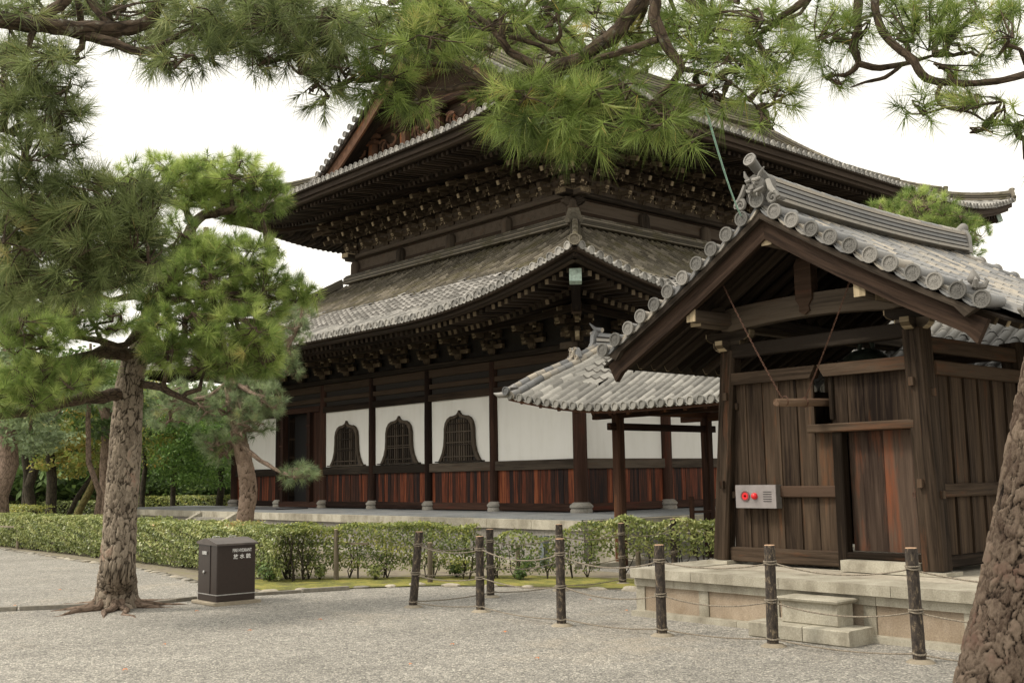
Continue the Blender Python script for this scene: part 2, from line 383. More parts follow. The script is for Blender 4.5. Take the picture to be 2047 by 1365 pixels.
M_BARK2 = bark('brown_pine_bark', (.04, .028, .018), (.13, .09, .068), (.28, .21, .16), None)
M_LIMB = bark('lichened_limb_bark', (.010, .007, .005), (.040, .028, .019), (.135, .098, .067), None, 1.6, lichen=(.2, .2, .16))
M_DBARK = bark('dark_wood_bark', (.012, .01, .008), (.035, .03, .022), (.085, .072, .05), None, .8)
M_MBARK = bark('mossy_bark', (.03, .03, .012), (.10, .09, .03), (.2, .17, .07), None, .8)

def leaf(name, stops, trans=.35, rough=.55):
    m, nt, b = new_mat(name); rn = attr(nt, 'rnd')
    c = ramp(nt, rn, stops); nt.links.new(c, b.inputs['Base Color'])
    b.inputs['Roughness'].default_value = rough; b.inputs['Specular IOR Level'].default_value = .35
    t = nt.nodes.new('ShaderNodeBsdfTranslucent'); nt.links.new(c, t.inputs[0])
    mx = nt.nodes.new('ShaderNodeMixShader'); mx.inputs[0].default_value = trans
    out = nt.nodes['Material Output']; nt.links.new(b.outputs[0], mx.inputs[1]); nt.links.new(t.outputs[0], mx.inputs[2]); nt.links.new(mx.outputs[0], out.inputs[0])
    return m
M_NEEDLE = leaf('green_pine_needles', [(0, (.07, .11, .03)), (.45, (.22, .31, .075)), (.85, (.48, .58, .18)), (.96, (.60, .64, .26)), (1, (.5, .33, .1))], .42)
M_NEEDLE2 = leaf('grey_green_pine_needles', [(0, (.09, .12, .06)), (.5, (.20, .265, .13)), (.9, (.34, .42, .21)), (1, (.40, .38, .16))], .3)
M_NEEDLEO = leaf('olive_overhead_needles', [(0, (.05, .075, .02)), (.45, (.165, .235, .05)), (.85, (.34, .43, .12)), (.96, (.54, .55, .2)), (1, (.55, .36, .10))], .36)
M_NEEDLED = leaf('dark_near_needles', [(0, (.05, .068, .024)), (.5, (.155, .20, .068)), (.9, (.34, .40, .165)), (1, (.42, .36, .14))], .33)
M_HEDGE = leaf('hedge_leaves', [(0, (.05, .072, .028)), (.40, (.19, .235, .07)), (.75, (.38, .41, .15)), (.93, (.52, .49, .22)), (1, (.50, .34, .15))], .3, .33)
M_HEDGEY = leaf('yellowing_hedge_leaves', [(0, (.06, .09, .03)), (.4, (.19, .235, .06)), (.75, (.40, .40, .10)), (.95, (.55, .46, .14)), (1, (.46, .25, .09))], .32, .4)
M_LEAFG = leaf('fresh_green_leaves', [(0, (.05, .10, .02)), (.5, (.13, .24, .05)), (.9, (.26, .40, .09)), (1, (.4, .46, .14))], .35)
M_LEAFD = leaf('deep_green_leaves', [(0, (.035, .06, .02)), (.5, (.10, .165, .045)), (.9, (.21, .30, .08)), (1, (.33, .34, .09))], .3)
M_LEAFY = leaf('autumn_yellow_leaves', [(0, (.10, .15, .03)), (.4, (.24, .28, .06)), (.8, (.42, .37, .10)), (1, (.5, .27, .08))], .4)

def plain(name, col, rough=.6, metal=0.0, spec=.5, var=.12, scale=20):
    m, nt, b = new_mat(name); n = noise(nt, pos(nt), scale, 4, .6)
    a = tuple(x*(1-var*2) for x in col); z = tuple(min(1, x*(1+var*2)) for x in col)
    nt.links.new(ramp(nt, n, [(.3, a), (.7, z)]), b.inputs['Base Color'])
    b.inputs['Roughness'].default_value = rough; b.inputs['Metallic'].default_value = metal; b.inputs['Specular IOR Level'].default_value = spec
    return m
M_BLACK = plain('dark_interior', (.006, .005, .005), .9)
M_JOINT = plain('tile_joint_painted_shade', (.07, .064, .056), .8)  # gap shade painted on the step faces between flat tiles
M_GAP = plain('dark_board_gap_shade', (.02, .016, .013), .9)  # dark boards; also shade painted into the grooves of the tile ridges
M_HYD = plain('dark_brown_enamel', (.026, .016, .012), .42, var=.06)
M_HYDT = plain('pale_brown_lid', (.085, .07, .062), .45, var=.15, scale=6)  # lid paler and greyer than the cabinet body
M_WHITE = plain('white_lettering', (.75, .74, .72), .6, var=.02)
M_METAL = plain('bright_metal', (.55, .55, .54), .35, .8)
M_ALU = plain('brushed_panel', (.27, .245, .24), .5, .35, var=.08, scale=6)
M_ALUD = plain('dark_case', (.12, .11, .10), .55)
M_RED = plain('red_plastic', (.6, .015, .02), .3, var=.03)
M_REDD = plain('dark_red_ring', (.14, .07, .07), .5)
M_COPPER = plain('green_copper', (.33, .42, .36), .6, var=.2, scale=12)
M_RUST = plain('rusty_iron', (.10, .05, .032), .8, .3, var=.3, scale=60)
M_BRONZE = plain('dark_green_bronze', (.035, .045, .032), .55, .4, var=.2)
M_LOG = wood('pale_striker_wood', (.09, .055, .035), (.26, .18, .125), rnd_w=.1)
M_ROPE = plain('weathered_rope', (.20, .17, .13), .9, var=.3, scale=80)
M_CORD = plain('pale_green_cord', (.32, .55, .45), .7)
M_GREYP = plain('grey_painted_metal', (.13, .15, .16), .5)
M_LEAFF = plain('orange_fallen_leaf', (.5, .17, .05), .7)
M_MAT = plain('dark_door_mat', (.04, .04, .045), .9)
def charred():
    m, nt, b = new_mat('dark_barky_post'); gc = attr(nt, 'gc', 'Vector')
    n = noise(nt, mapping(nt, gc, (14, 30, 30)), 1, 6, .75); n2 = noise(nt, mapping(nt, gc, (20, 40, 40)), 1, 3, .7)
    c = ramp(nt, n, [(.38, (.016, .012, .010)), (.55, (.055, .042, .032)), (.66, (.22, .17, .11))])
    nt.links.new(c, b.inputs['Base Color']); b.inputs['Roughness'].default_value = .9
    bump(nt, b, n2, 1, .01); return m
M_POST = charred()
M_POSTG = wood('grey_stake_wood', (.09, .075, .055), (.26, .22, .165))
M_CUT = plain('cut_wood_end', (.42, .27, .17), .8, var=.2, scale=40)

# ================================================================ ground
m = MB(); m.add([(-400, -400, 0), (400, -400, 0), (400, 400, 0), (-400, 400, 0)], [(0, 1, 2, 3)], 0, False, .5)
g = m.build('ground', [M_GRAVEL]); tag(g, kind='structure')

# ================================================================ roofs
def tile_rows(mb, base, rows, dmax_of, period, r, tl, zones=None, mats=(0, 0, 0), d_start=-.04, seed=1, joint=None):
    """tile field. base(s, d) -> xyz arrays; rows: s positions; dmax_of(s) slope length; zones: list of (d_end, mode) modes 'round'/'flat'/'old'"""
    rg = np.random.default_rng(seed)
    ho = np.array([-period/2, -r*1.02, -r*.85, -r*.5, 0, r*.5, r*.85, r*1.02, period/2])
    hr = np.array([-.02, 0, r*.55, r*.9, r, r*.9, r*.55, 0, -.02])
    hf = np.array([.035, .022, .012, .002, -.004, .002, .012, .022, .035])
    for ri, s0 in enumerate(rows):
        dm = dmax_of(s0)
        if dm < .12: continue
        k = np.arange(0, max(1, math.ceil((dm-d_start)/tl))); d0 = d_start + k*tl; d1 = np.minimum(d0+tl, dm)
        d1 = np.maximum(d1, d0+.02); n = len(k)
        dd = np.stack([d0, d1], 1).ravel()
        mode = np.zeros(n, int)
        if zones:
            for i in range(n):
                for de, md in zones:
                    if d0[i] + (rg.uniform(-.25, .25) if md != 'x' else 0) < de: mode[i] = {'round': 0, 'flat': 1, 'old': 2}[md]; break
        H = np.zeros((2*n, 9)); W = np.zeros((2*n, 9))
        for i in range(n):
            jit = rg.uniform(-.004, .004, 2); wob = rg.uniform(-.006, .006)
            if mode[i] == 1:
                H[2*i] = hf*1.15+.038+rg.uniform(-.006, .006); H[2*i+1] = hf+.004
                W[2*i] = ho; W[2*i+1] = ho
            else:
                q = .8 if mode[i] == 2 else 1
                H[2*i] = hr*1.0*q + .006 + jit[0]*.6; H[2*i+1] = hr*.94*q + jit[1]*.6
                W[2*i] = ho; W[2*i+1] = ho*np.where(np.abs(ho) > r*1.1, 1, .97)
            W[2*i:2*i+2, 1:8] += wob
        S = s0 + W; D = np.repeat(dd[:, None], 9, 1)
        if zones: # half-tile stagger in the flat patch
            pass
        P = base(S.ravel(), D.ravel()); P[:, 2] += H.ravel()
        idx = np.arange(2*n*9).reshape(2*n, 9)
        q = np.stack([idx[:-1, :-1], idx[:-1, 1:], idx[1:, 1:], idx[1:, :-1]], -1)
        tid = np.minimum(np.arange(2*n-1)//2, n-1)
        rv = rg.uniform(0, 1, n)[tid]; mm = np.array([mats[m] for m in mode])[tid]
        F = q.reshape(-1, 4); rr = np.repeat(rv, 8)
        if joint is not None:
            odd = (np.arange(2*n-1) % 2 == 1) & (mode[tid] == 1); mm = np.where(odd, joint, mm)
        m2 = np.repeat(mm, 8)
        mb.add(P, F, m2, True, rr)

def disc(mb, c, axis, r, t=.05, n=14, mat=0, relief=True, rnd=None):
    """round end tile: rim, sunk face, comma swirl and beads"""
    a = nrm(axis); rnd = random.random() if rnd is None else rnd
    mb.lathe(c, [(r*.98, 0), (r, t*.3), (r, t), (r*.80, t), (r*.76, t*.62), (.001, t*.62)], n, mat, a, rnd)
    if relief:
        up = np.array([0, 0, 1.0]); u = nrm(np.cross(up, a)); v = np.cross(a, u)
        cc = np.asarray(c) + a*(t*.6)
        for k in range(3):
            for j in range(3):
                an = k*2.094 + j*.55; rr = r*(.14+.12*j)
                mb.box(cc + u*math.cos(an)*rr + v*math.sin(an)*rr, (r*.2, r*.2, t*.3), np.stack([u, v, a], 1), mat, rnd=rnd)
        for k in range(12):
            an = k*math.pi/6
            mb.box(cc + u*math.cos(an)*r*.63 + v*math.sin(an)*r*.63, (r*.09, r*.09, t*.3), np.stack([u, v, a], 1), mat, rnd=rnd)

def sweep_rect(mb, pts, w, h, side, mat=0, rnd=None, zoff=0):
    """rectangular strip along pts; side = horizontal unit vector of its width; centred"""
    pts = np.asarray(pts, float); side = np.asarray(side, float)
    rings = [np.array([p + side*w/2 + [0, 0, zoff-h/2], p - side*w/2 + [0, 0, zoff-h/2], p - side*w/2 + [0, 0, zoff+h/2], p + side*w/2 + [0, 0, zoff+h/2]]) for p in pts]
    mb.loft(rings, mat, False, True, rnd)

def ridge(mb, pts, w, layers, lh=.045, cap_r=.09, mats=(0, 0), seg=.32, side=None, gap=1):
    """stacked ridge of flat tiles with a round cap; pts along its bottom centre line"""
    pts = np.asarray(pts, float)
    if side is None:
        d = pts[-1]-pts[0]; side = nrm([-d[1], d[0], 0])
    for i in range(layers):
        ww = w*(1 - .30*i/max(1, layers)) + .02
        sweep_rect(mb, pts, ww-(.0 if i % 2 == 0 else .05), lh*(1.3 if i % 2 == 0 else .9), side, mats[0] if i % 2 == 0 or gap is None else gap, None, lh*(i+.5))
    top = pts + [0, 0, lh*layers]
    cum = np.concatenate([[0], np.cumsum(np.linalg.norm(np.diff(top, axis=0), axis=1))]); L = cum[-1]
    k = max(1, int(L/seg))
    for i in range(k):
        a = np.array([np.interp(L*i/k, cum, top[:, j]) for j in range(3)]); b = np.array([np.interp(L*(i+1)/k, cum, top[:, j]) for j in range(3)])
        mb.tube([a, b], [cap_r*1.05, cap_r*.96], 10, mats[1], True, True)

# ================================================================ the hall
ZP = .77
BX = [0, 3.11, 5.91, 8.67, 11.43, 14.23, 17.34]           # column lines of the side wall (x = -BX)
BY = [0, 3.06, 5.96, 8.86, 13.36, 16.26, 19.16, 22.2]     # column lines of the front wall (y = BY)
LX, LY = BX[-1], BY[-1]
hall = thing('temple_hall', 'large two-tiered dark timber temple hall with white plaster walls and grey tiled roofs', 'temple hall', (-LX/2, LY/2, 0))

# ---- stone platform with paving
E = 3.32
m = MB()
def plat_blocks(mb, p0, p1, nrmv, z0, z1, n, depth, mat, gap=.006):
    p0 = np.array(p0, float); p1 = np.array(p1, float); L = np.linalg.norm(p1-p0); d = (p1-p0)/L
    x = 0; ln = L/n
    for i in range(n):
        c = p0 + d*(x+ln/2) - np.array(nrmv)*depth/2
        R = np.stack([d, np.array(nrmv), [0, 0, 1]], 1)
        mb.box([c[0], c[1], (z0+z1)/2], (ln-gap, depth, z1-z0-gap), R, mat, rnd=random.random()); x += ln
nL = int((LX+2*E)/1.25); nR = int((LY+2*E)/1.25)
for (p0, p1, nv, nn) in (((-LX-E, -E, 0), (E, -E, 0), (0, -1, 0), nL), ((E, -E+.5, 0), (E, LY+E, 0), (1, 0, 0), nR)):
    nvv = np.array(nv, float)
    plat_blocks(m, np.array(p0)-nvv*.06, np.array(p1)-nvv*.06, nv, 0, .30, nn, .44, 1)
    plat_blocks(m, np.array(p0)-nvv*.06, np.array(p1)-nvv*.06, nv, .30, .58, nn+3, .44, 1)
    plat_blocks(m, p0, p1, nv, .58, ZP-.004, nn-2, .5, 0)
m.box((-LX/2, LY/2, .36), (LX+2*E-1.0, LY+2*E-1.0, .7), mat=1)
m.build('stone_platform', [M_GRANITE, M_GREYST], hall)
m = MB()
sl = .46
y = -E+.5
for i in range(int((LX+2*E)/sl)):
    for j in range(7):
        m.box((E-.25-sl*(i+.5), -E+.25+sl*(j+.5)-.0, ZP-.02), (sl-.008, sl-.008, .05), mat=0, rnd=random.random())
for j in range(int((LY+2*E-3.4)/sl)):
    for i in range(7):
        m.box((E-.25-sl*(i+.5), -E+3.47+sl*(j+.5), ZP-.02), (sl-.008, sl-.008, .05), mat=0, rnd=random.random())
m.build('paving', [M_SLAB], hall)

# ---- columns with stone bases
def column(x, y, r, top=4.6):
    m = MB()
    zs = [ZP+.24, 1.2, 2.0, 3.0, 4.0, top]
    m.tube([(x, y, z) for z in zs], [r*(1.0 - .10*max(0, (z-3))/1.6) for z in zs], 20, 0)
    c = m.build('column', [M_COL], hall)
    m = MB(); R = r*1.15
    m.lathe((x, y, ZP), [(R*1.35, 0), (R*1.35, .06), (R*1.25, .10), (R*1.42, .13), (R*1.42, .17), (R*1.05, .235), (R*.9, .25)], 20, 0)
    m.build('base_stone', [M_GREYST], c)
for i, b in enumerate(BX): column(-b, 0, .17 if i in (0, 6) else .135)
for i, b in enumerate(BY[1:]): column(0, b, .16)

# ---- wall bays
def P2(face, s, z, out=0.0):
    """point on side face (face 0: y=0 plane, s along -x) or front face (face 1: x=0 plane, s along +y)"""
    return np.array([-s, -out, z]) if face == 0 else np.array([out, s, z])
AX = {0: (np.array([-1., 0, 0]), np.array([0., -1, 0])), 1: (np.array([0., 1, 0]), np.array([1., 0, 0]))}
def fbox(mb, face, s0, s1, z0, z1, o0, o1, mat=0, rnd=None, bev=0):
    a, n = AX[face]; c = P2(face, (s0+s1)/2, (z0+z1)/2, (o0+o1)/2)
    mb.box(c, (abs(s1-s0), abs(z1-z0), abs(o1-o0)), np.stack([a, [0, 0, 1], n], 1), mat, 1.0, bev, rnd)
KATO = [(0, 3.43), (.035, 3.37), (.09, 3.325), (.2, 3.295), (.36, 3.28), (.49, 3.225), (.59, 3.11), (.635, 2.95), (.64, 2.72), (.665, 2.5), (.725, 2.32), (.82, 2.17), (.9, 2.075)]
def kato(scale, dz=0):
    half = [(x*scale, (z-2.075)*(.5+scale/2)+2.075+dz) for x, z in KATO]
    return half + [(-x, z) for x, z in half[::-1] if x > 0 or True][:-1]
def kato_window(face, sc):
    a, n = AX[face]; o = P2(face, sc, 0, .012)
    outer = kato(1.0); inner = [(x*.86, (z-2.075)*.935+2.075) for x, z in outer]
    m = MB(); N = len(outer)
    A0 = np.array([o + a*x + [0, 0, z] for x, z in outer]); B0 = np.array([o + a*x + [0, 0, z] for x, z in inner])
    th = n*.075
    V = np.concatenate([A0, B0, A0+th, B0+th]); F = []
    for i in range(N):
        j = (i+1) % N
        F += [(2*N+i, 2*N+j, 3*N+j, 3*N+i), (i, j, 2*N+j, 2*N+i), (N+i, 3*N+i, 3*N+j, N+j)]
    g = np.concatenate([np.array(outer+inner)[:, ::-1]]*2); g = np.concatenate([g, np.zeros((4*N, 1))], 1)
    m.add(V, F, 0, False, .7, g)
    fbox(m, face, sc-1.0, sc+1.0, 2.05, 2.085, .0, .12, 0)
    w = m.build('window', [M_BEAM], hall)
    m = MB(); m.prism(inner, o, a, [0, 0, 1], n, .012, 0); m.build('dark_opening', [M_GAP], w)
    m = MB()
    def half_w(z):
        for (x0, z0), (x1, z1) in zip(inner[:13], inner[1:13]):
            if z1 <= z <= z0: return x0 + (x1-x0)*(z0-z)/(z0-z1)
        return .77
    for k in range(-6, 7):
        x = k*.1
        zt = max([z for (xx, z) in inner[:13] if xx >= abs(x)-.02] or [2.2])
        if k == 0: zt = 3.2
        zb = 2.08
        for z in (2.1, 2.2, 2.3, 2.4, 2.5):
            if half_w(z) < abs(x): zb = z
        fbox(m, face, sc+x-.024, sc+x+.024, zb, zt-.01, .02, .055, 0)
    for x in (-.68, .68):
        fbox(m, face, sc+x-.02, sc+x+.02, 2.09, 2.3, .02, .055, 0)
    for z in (2.2, 2.52, 2.58, 2.86, 3.08):
        h = half_w(z); fbox(m, face, sc-h, sc+h, z-.014, z+.014, .05, .072, 0)
    m.build('lattice', [M_BEAM], w)

def bay(face, s0, s1, kind='plain'):
    r = .12; a0, a1 = s0+r, s1-r
    m = MB(); fbox(m, face, s0+.02, s1-.02, 1.95, 3.76, -.1, 0, 0); m.build('plaster_wall', [M_PLASTER], hall)
    m = MB(); n = max(4, int((a1-a0)/.15)); w = (a1-a0)/n
    for i in range(n):
        fbox(m, face, a0+i*w+.003, a0+(i+1)*w-.003, .98, 1.82, -.04, .0+random.uniform(0, .012), 0, random.random())
    m.build('wainscot', [M_REDB], hall)
    m = MB(); fbox(m, face, s0+.05, s1-.05, 1.80, 2.04, -.06, .085, 0, bev=.012); m.build('waist_rail', [M_BEAM], hall)
    m = MB(); fbox(m, face, s0+.1, s1-.1, .80, .985, -.06, .05, 0, bev=.01); m.build('sill_beam', [M_COL], hall)
    m = MB(); fbox(m, face, s0+.05, s1-.05, 3.74, 3.93, -.06, .095, 0, bev=.01); m.build('lintel_beam', [M_WOOD], hall)
    if kind == 'window': kato_window(face, (s0+s1)/2)
for i, kd in enumerate(['plain', 'window', 'window', 'window', 'door', 'plain']):
    if kd != 'door': bay(0, BX[i], BX[i+1], kd)
for i in range(7): bay(1, BY[i], BY[i+1])
# door bay
s0, s1 = BX[4], BX[5]
m = MB()
fbox(m, 0, s0+.1, s1-.1, 3.80, 3.98, -.06, .11, 0, bev=.01); fbox(m, 0, s0+.12, s1-.12, .80, .97, -.1, .12, 0)
for a, b in ((12.03, 12.22), (13.74, 13.93)):
    fbox(m, 0, a, b, .97, 3.8, -.05, .16, 0, bev=.01)
    for z in (1.35, 2.0, 2.75, 3.35): fbox(m, 0, a-.02, b+.02, z, z+.05, .16, .18, 0)
fbox(m, 0, s0+.14, 12.03, .97, 3.8, -.05, .02, 0); fbox(m, 0, 13.93, s1-.14, .97, 3.8, -.05, .02, 0)
dr = m.build('doorway', [M_COL], hall)
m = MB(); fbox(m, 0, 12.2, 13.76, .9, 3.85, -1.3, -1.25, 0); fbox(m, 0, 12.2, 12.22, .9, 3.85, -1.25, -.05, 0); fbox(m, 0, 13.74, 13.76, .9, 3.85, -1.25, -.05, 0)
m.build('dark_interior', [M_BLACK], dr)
m = MB()
for k in range(2):
    c = 12.26 if k == 0 else 13.70
    R = np.stack([[0, 1., 0], [0, 0, 1], [-1., 0, 0]], 1)
    m.box((-c, .42, 2.36), (.72, 2.7, .05), R, 0)
    for z in (1.1, 1.7, 2.4, 3.0, 3.6): m.box((-c+(-.03 if k == 0 else .03), .42, z), (.72, .07, .03), R, 0)
m.build('door_leaf', [M_WOOD], dr)
# upper boards, tie beams and wall plate of the lower storey
for face, LS in ((0, BX), (1, BY)):
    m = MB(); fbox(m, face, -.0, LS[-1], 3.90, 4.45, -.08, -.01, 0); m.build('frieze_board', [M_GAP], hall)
    m = MB(); fbox(m, face, -.0, LS[-1], 4.7, 5.75, -.2, -.12, 0); m.build('added_bracket_backing', [M_GAP], hall)  # dark sheet added to hide the lit roof underside behind the brackets
    m = MB(); fbox(m, face, -.05, LS[-1]+.05, 4.08, 4.22, -.05, .07, 0, bev=.01); m.build('tie_beam', [M_WOOD], hall)
    m = MB(); fbox(m, face, -.05, LS[-1]+.05, 4.40, 4.62, -.07, .07, 0, bev=.01); m.build('tie_beam', [M_WOOD], hall)
    m = MB(); fbox(m, face, -.40, LS[-1]+.40, 4.625, 4.77, -.2, .2, 0, bev=.02); m.build('wall_plate', [M_BEAM], hall)
m = MB()   # inner box keeps daylight out
m.box((-LX/2, LY/2, 2.8), (LX-.5, LY-.5, 3.8)); m.build('inner_core', [M_BLACK], hall)

# ---- bracket clusters
def bracket_mesh(steps, st, rise, wood_m, with_tail):
    """local: +x outwards, z up from 0; cross arms along y"""
    m = MB(); rn = random.random
    m.lathe((0, 0, 0), [(.10, 0), (.16, .09), (.16, .17)], 4, 0, rnd=.4, smooth=False)
    for k in range(steps):
        z = .17 + k*rise
        L = st*(k+1)+.02
        m.box((L/2-.08, 0, z+.06), (L+.16, .095, .12), None, 0)
        # curved pale nose of the arm
        for j in range(3):
            m.box((L+.015-.018*j, 0, z+.10-.045*j), (.035, .1, .05), None, 1)
        for q in range(k+1):
            ox = st*q; w = .62 if k > q else .8
            if q == 0 or k == q or k == q+1:
                m.box((ox, 0, z+.055), (.085, w, .11), None, 0)
                for sgn in (-1, 1):
                    for j in range(2): m.box((ox, sgn*(w/2-.012-.03*j), z+.075-.05*j), (.088, .03, .05), None, 1 if k == q else 0)
                    m.box((ox, sgn*(w/2-.07), z+.16), (.12, .12, .09), None, 0, taper=1.12)
                m.box((ox, 0, z+.16), (.12, .12, .09), None, 0, taper=1.12)
        m.box((L-.02, 0, z+.16), (.13, .13, .09), None, 0, taper=1.12)
    zt = .17 + steps*rise
    m.box((st*steps, 0, zt+.05), (.10, .92, .10), None, 0)
    for sgn in (-1, 1): m.box((st*steps, sgn*.46, zt+.05), (.102, .02, .102), None, 1)
    if with_tail:
        for k, zz in ((1, .17+rise*1.05), (2, .17+rise*2.05)):
            p1 = np.array([st*(k+1)+.36, 0, zz-.02]); p0 = np.array([-.1, 0, zz+.34+.1*k])
            m.beam(p0, p1, .10, .13, mat=0)
            d = nrm(p1-p0); m.beam(p1, p1+d*.03, .102, .132, mat=1)
            m.beam(p1-d*.3+[0, 0, .075], p1+[0, 0, .075], .085, .02, mat=2)
    return m
def wall_spots(LS, extra, a=0, b=None):
    out = []
    for i in range(len(LS)-1):
        n = extra
        for j in range(n): out.append(LS[i] + (LS[i+1]-LS[i])*j/n)
    out.append(LS[-1]); return out
def set_brackets(mesh_mb, face_specs):
    proto = mesh_mb.build('bracket_cluster', [M_BRKT, M_END, M_GABLE], hall, loc=(0, 0, 0))
    used = False
    for (x, y, z, rz) in face_specs:
        if not used:
            proto.location = tuple(np.array((x, y, z)) - WLOC[hall.name]); proto.rotation_euler = (0, 0, rz); used = True
        else: clone(proto, hall, (x, y, z), rz)
specs = []
for s in wall_spots(BX, 2): specs.append((-s, 0, 4.77, -math.pi/2))
for s in wall_spots(BY, 2)[1:]: specs.append((0, s, 4.77, 0))
specs.append((.0, -.0, 4.77, -math.pi/4))
set_brackets(bracket_mesh(2, .32, .27, None, False), specs)
UX = [-3.11, -5.91, -8.67, -11.43, -14.23]; UY = [3.06, 5.96, 8.86, 13.36, 16.26, 19.16]
specs = []
def spots2(L, n):
    o = []
    for i in range(len(L)-1):
        k = n + (1 if abs(L[i+1]-L[i]) > 3.5 else 0)
        for j in range(k): o.append(L[i]+(L[i+1]-L[i])*j/k)
    o.append(L[-1]); return o
for s in spots2(UX, 3): specs.append((s, UY[0], 9.66, -math.pi/2))
for s in spots2(UY, 3)[1:]: specs.append((UX[0], s, 9.66, 0))
for s in spots2(UY, 3)[1:-1:2]: specs.append((UX[-1], s, 9.66, math.pi))
specs.append((UX[0], UY[0], 9.66, -math.pi/4)); specs.append((UX[-1], UY[0], 9.66, -math.pi*3/4)); specs.append((UX[0], UY[-1], 9.66, math.pi/4))
set_brackets(bracket_mesh(3, .42, .30, None, True), specs)

# ---- generic hipped roof skirt frame ------------------------------------------------
class Roof:
    def __init__(s, x0, x1, y0, y1, ze, slope, curve, lift, lrange, D, zu, e):
        s.x0, s.x1, s.y0, s.y1 = x0, x1, y0, y1; s.ze, s.a, s.c, s.A, s.R, s.D = ze, slope, curve, lift, lrange, D
        s.zu = zu; s.e = e
    def lf(s, t, d, L):
        t = np.minimum(t, L-t); return s.A*np.clip(1-t/s.R, 0, 1)**2*np.clip(1-d/(s.e*1.9), 0, 1)
    def L(s, face): return (s.x1-s.x0) if face in (0, 2) else (s.y1-s.y0)
    def xy(s, face, t, d):
        if face == 0: return s.x1-t, s.y0+d          # side facing -y, t from the near corner
        if face == 1: return s.x1-d, s.y0+t          # front facing +x
        if face == 2: return s.x0+t, s.y1-d
        return s.x0+d, s.y1-t                        # facing -x
    def base(s, face):
        def f(t, d):
            x, y = s.xy(face, t, d); dd = np.maximum(d, -.2)
            z = s.ze + s.a*dd + s.c*dd*np.abs(dd) + s.lf(t, dd, s.L(face)); return np.stack([x, y, z], 1)
        return f
    def under(s, face, t, d, zo):
        t = np.atleast_1d(np.asarray(t, float)); d = np.full_like(t, d) if np.isscalar(d) else d
        x, y = s.xy(face, t, d); return np.stack([x, y, zo + s.lf(t, np.maximum(d, 0), s.L(face))], 1)
    def nvec(s, face): return np.array([(0, -1, 0), (1, 0, 0), (0, 1, 0), (-1, 0, 0)][face], float)
LOW = Roof(-LX-3.3, 3.3, -3.3, LY+3.3, 5.34, .38, .0235, .83, 6.0, 6.15, 5.15, 3.3)
UPP = Roof(UX[-1]-3.8, UX[0]+3.8, UY[0]-3.8, UY[-1]+3.8, 10.93, .33, .026, .92, 5.0, 9.34, 10.58, 3.8)
all_raft = []
def eave_detail(rf, faces, per, r, rs, fly, basec, wall_d, tag_name):
    """end tiles, boards and rafters below the tile edge"""
    for face in faces:
        L = rf.L(face); nv = rf.nvec(face); base = rf.base(face)
        m = MB(); n = int(L/per)
        for i in range(n):
            t = (i+.5)*L/n; p = base(np.array([t]), np.array([-.04]))[0]
            disc(m, p + nv*.0 + [0, 0, .035], nv, r*1.12, .05, 12, 0, False)
            # drip crescent of the pan tile
            t2 = (i+1)*L/n
            if i < n-1:
                q = base(np.array([t2]), np.array([-.05]))[0]; a = nrm(np.cross([0, 0, 1.], nv))
                poly = [(-per*.30, .005), (-per*.15, -.045), (0, -.06), (per*.15, -.045), (per*.30, .005), (0, -.018)]
                m.prism(poly, q + nv*.02 + [0, 0, -.0], a, [0, 0, 1], nv, .03, 0)
        m.build('eave_end_tiles', [M_TILE], hall)
        ts = np.linspace(.03, L-.03, 90); m = MB()
        def strip(d, z0, z1, w, mat=0):
            tt = ts[(ts > d) & (ts < L-d)]; tt = np.concatenate([[d], tt, [L-d]])
            sweep_rect(m, rf.under(face, tt, d, (z0+z1)/2), w, z1-z0, nv, mat)
        hh = rf.ze - (fly[2]+.05)
        strip(.02, rf.ze-.10, rf.ze-.045, .16); strip(.10, rf.ze-.10-hh*.45, rf.ze-.105, .10); strip(.22, fly[2]+.055, rf.ze-.10-hh*.40, .14)
        strip(basec[0]+.04, basec[2]+.055, basec[2]+.16, .12)
        strip(wall_d-1.32 if wall_d > 3.5 else wall_d-.66, basec[2]+.2, basec[2]+.34, .13)
        m.build('eave_boards', [M_RAFT], hall)
        # soffit boarding above the rafters
        m = MB(); dl = [.15, fly[0]+.9, wall_d+.25]
        zz = [fly[2]+.07, fly[2]+.07+fly[3]*.9+.03, basec[2]+.09+basec[3]*(wall_d-basec[0])]
        rows = []
        for d, z in zip(dl, zz):
            tt = np.linspace(max(d, .0)+.0, L-max(d, 0), 80); rows.append(rf.under(face, tt, d, z))
        V = np.concatenate(rows); F = [(k*80+i, k*80+i+1, (k+1)*80+i+1, (k+1)*80+i) for k in range(2) for i in range(79)]
        m.add(V, F, 0, False, .4, V[:, [1, 0, 2]]*[1, 1, 1]); m.build('soffit_boards', [M_RAFT], hall)
        nR = int(L/rs)
        for i in range(nR):
            t = (i+.5)*L/nR
            for kind, (d0, d1, z, sl) in ((0, fly), (1, basec)):
                dd1 = min(d1, min(t, L-t)+.05)
                if dd1 - d0 < .12 or min(t, L-t) < d0: continue
                a = rf.under(face, t, d0, z)[0]; b = rf.under(face, t, dd1, z + sl*(dd1-d0))[0]
                all_raft.append((a, b, kind))
eave_detail(LOW, (0, 1), .26, .08, .215, (.34, 1.35, 5.12, .12), (1.15, 3.3, 5.10, .30), 3.3, 'lower')
eave_detail(UPP, (0, 1, 3), .262, .085, .225, (.45, 1.6, 10.52, .10), (1.45, 3.75, 10.48, .28), 3.8, 'upper')
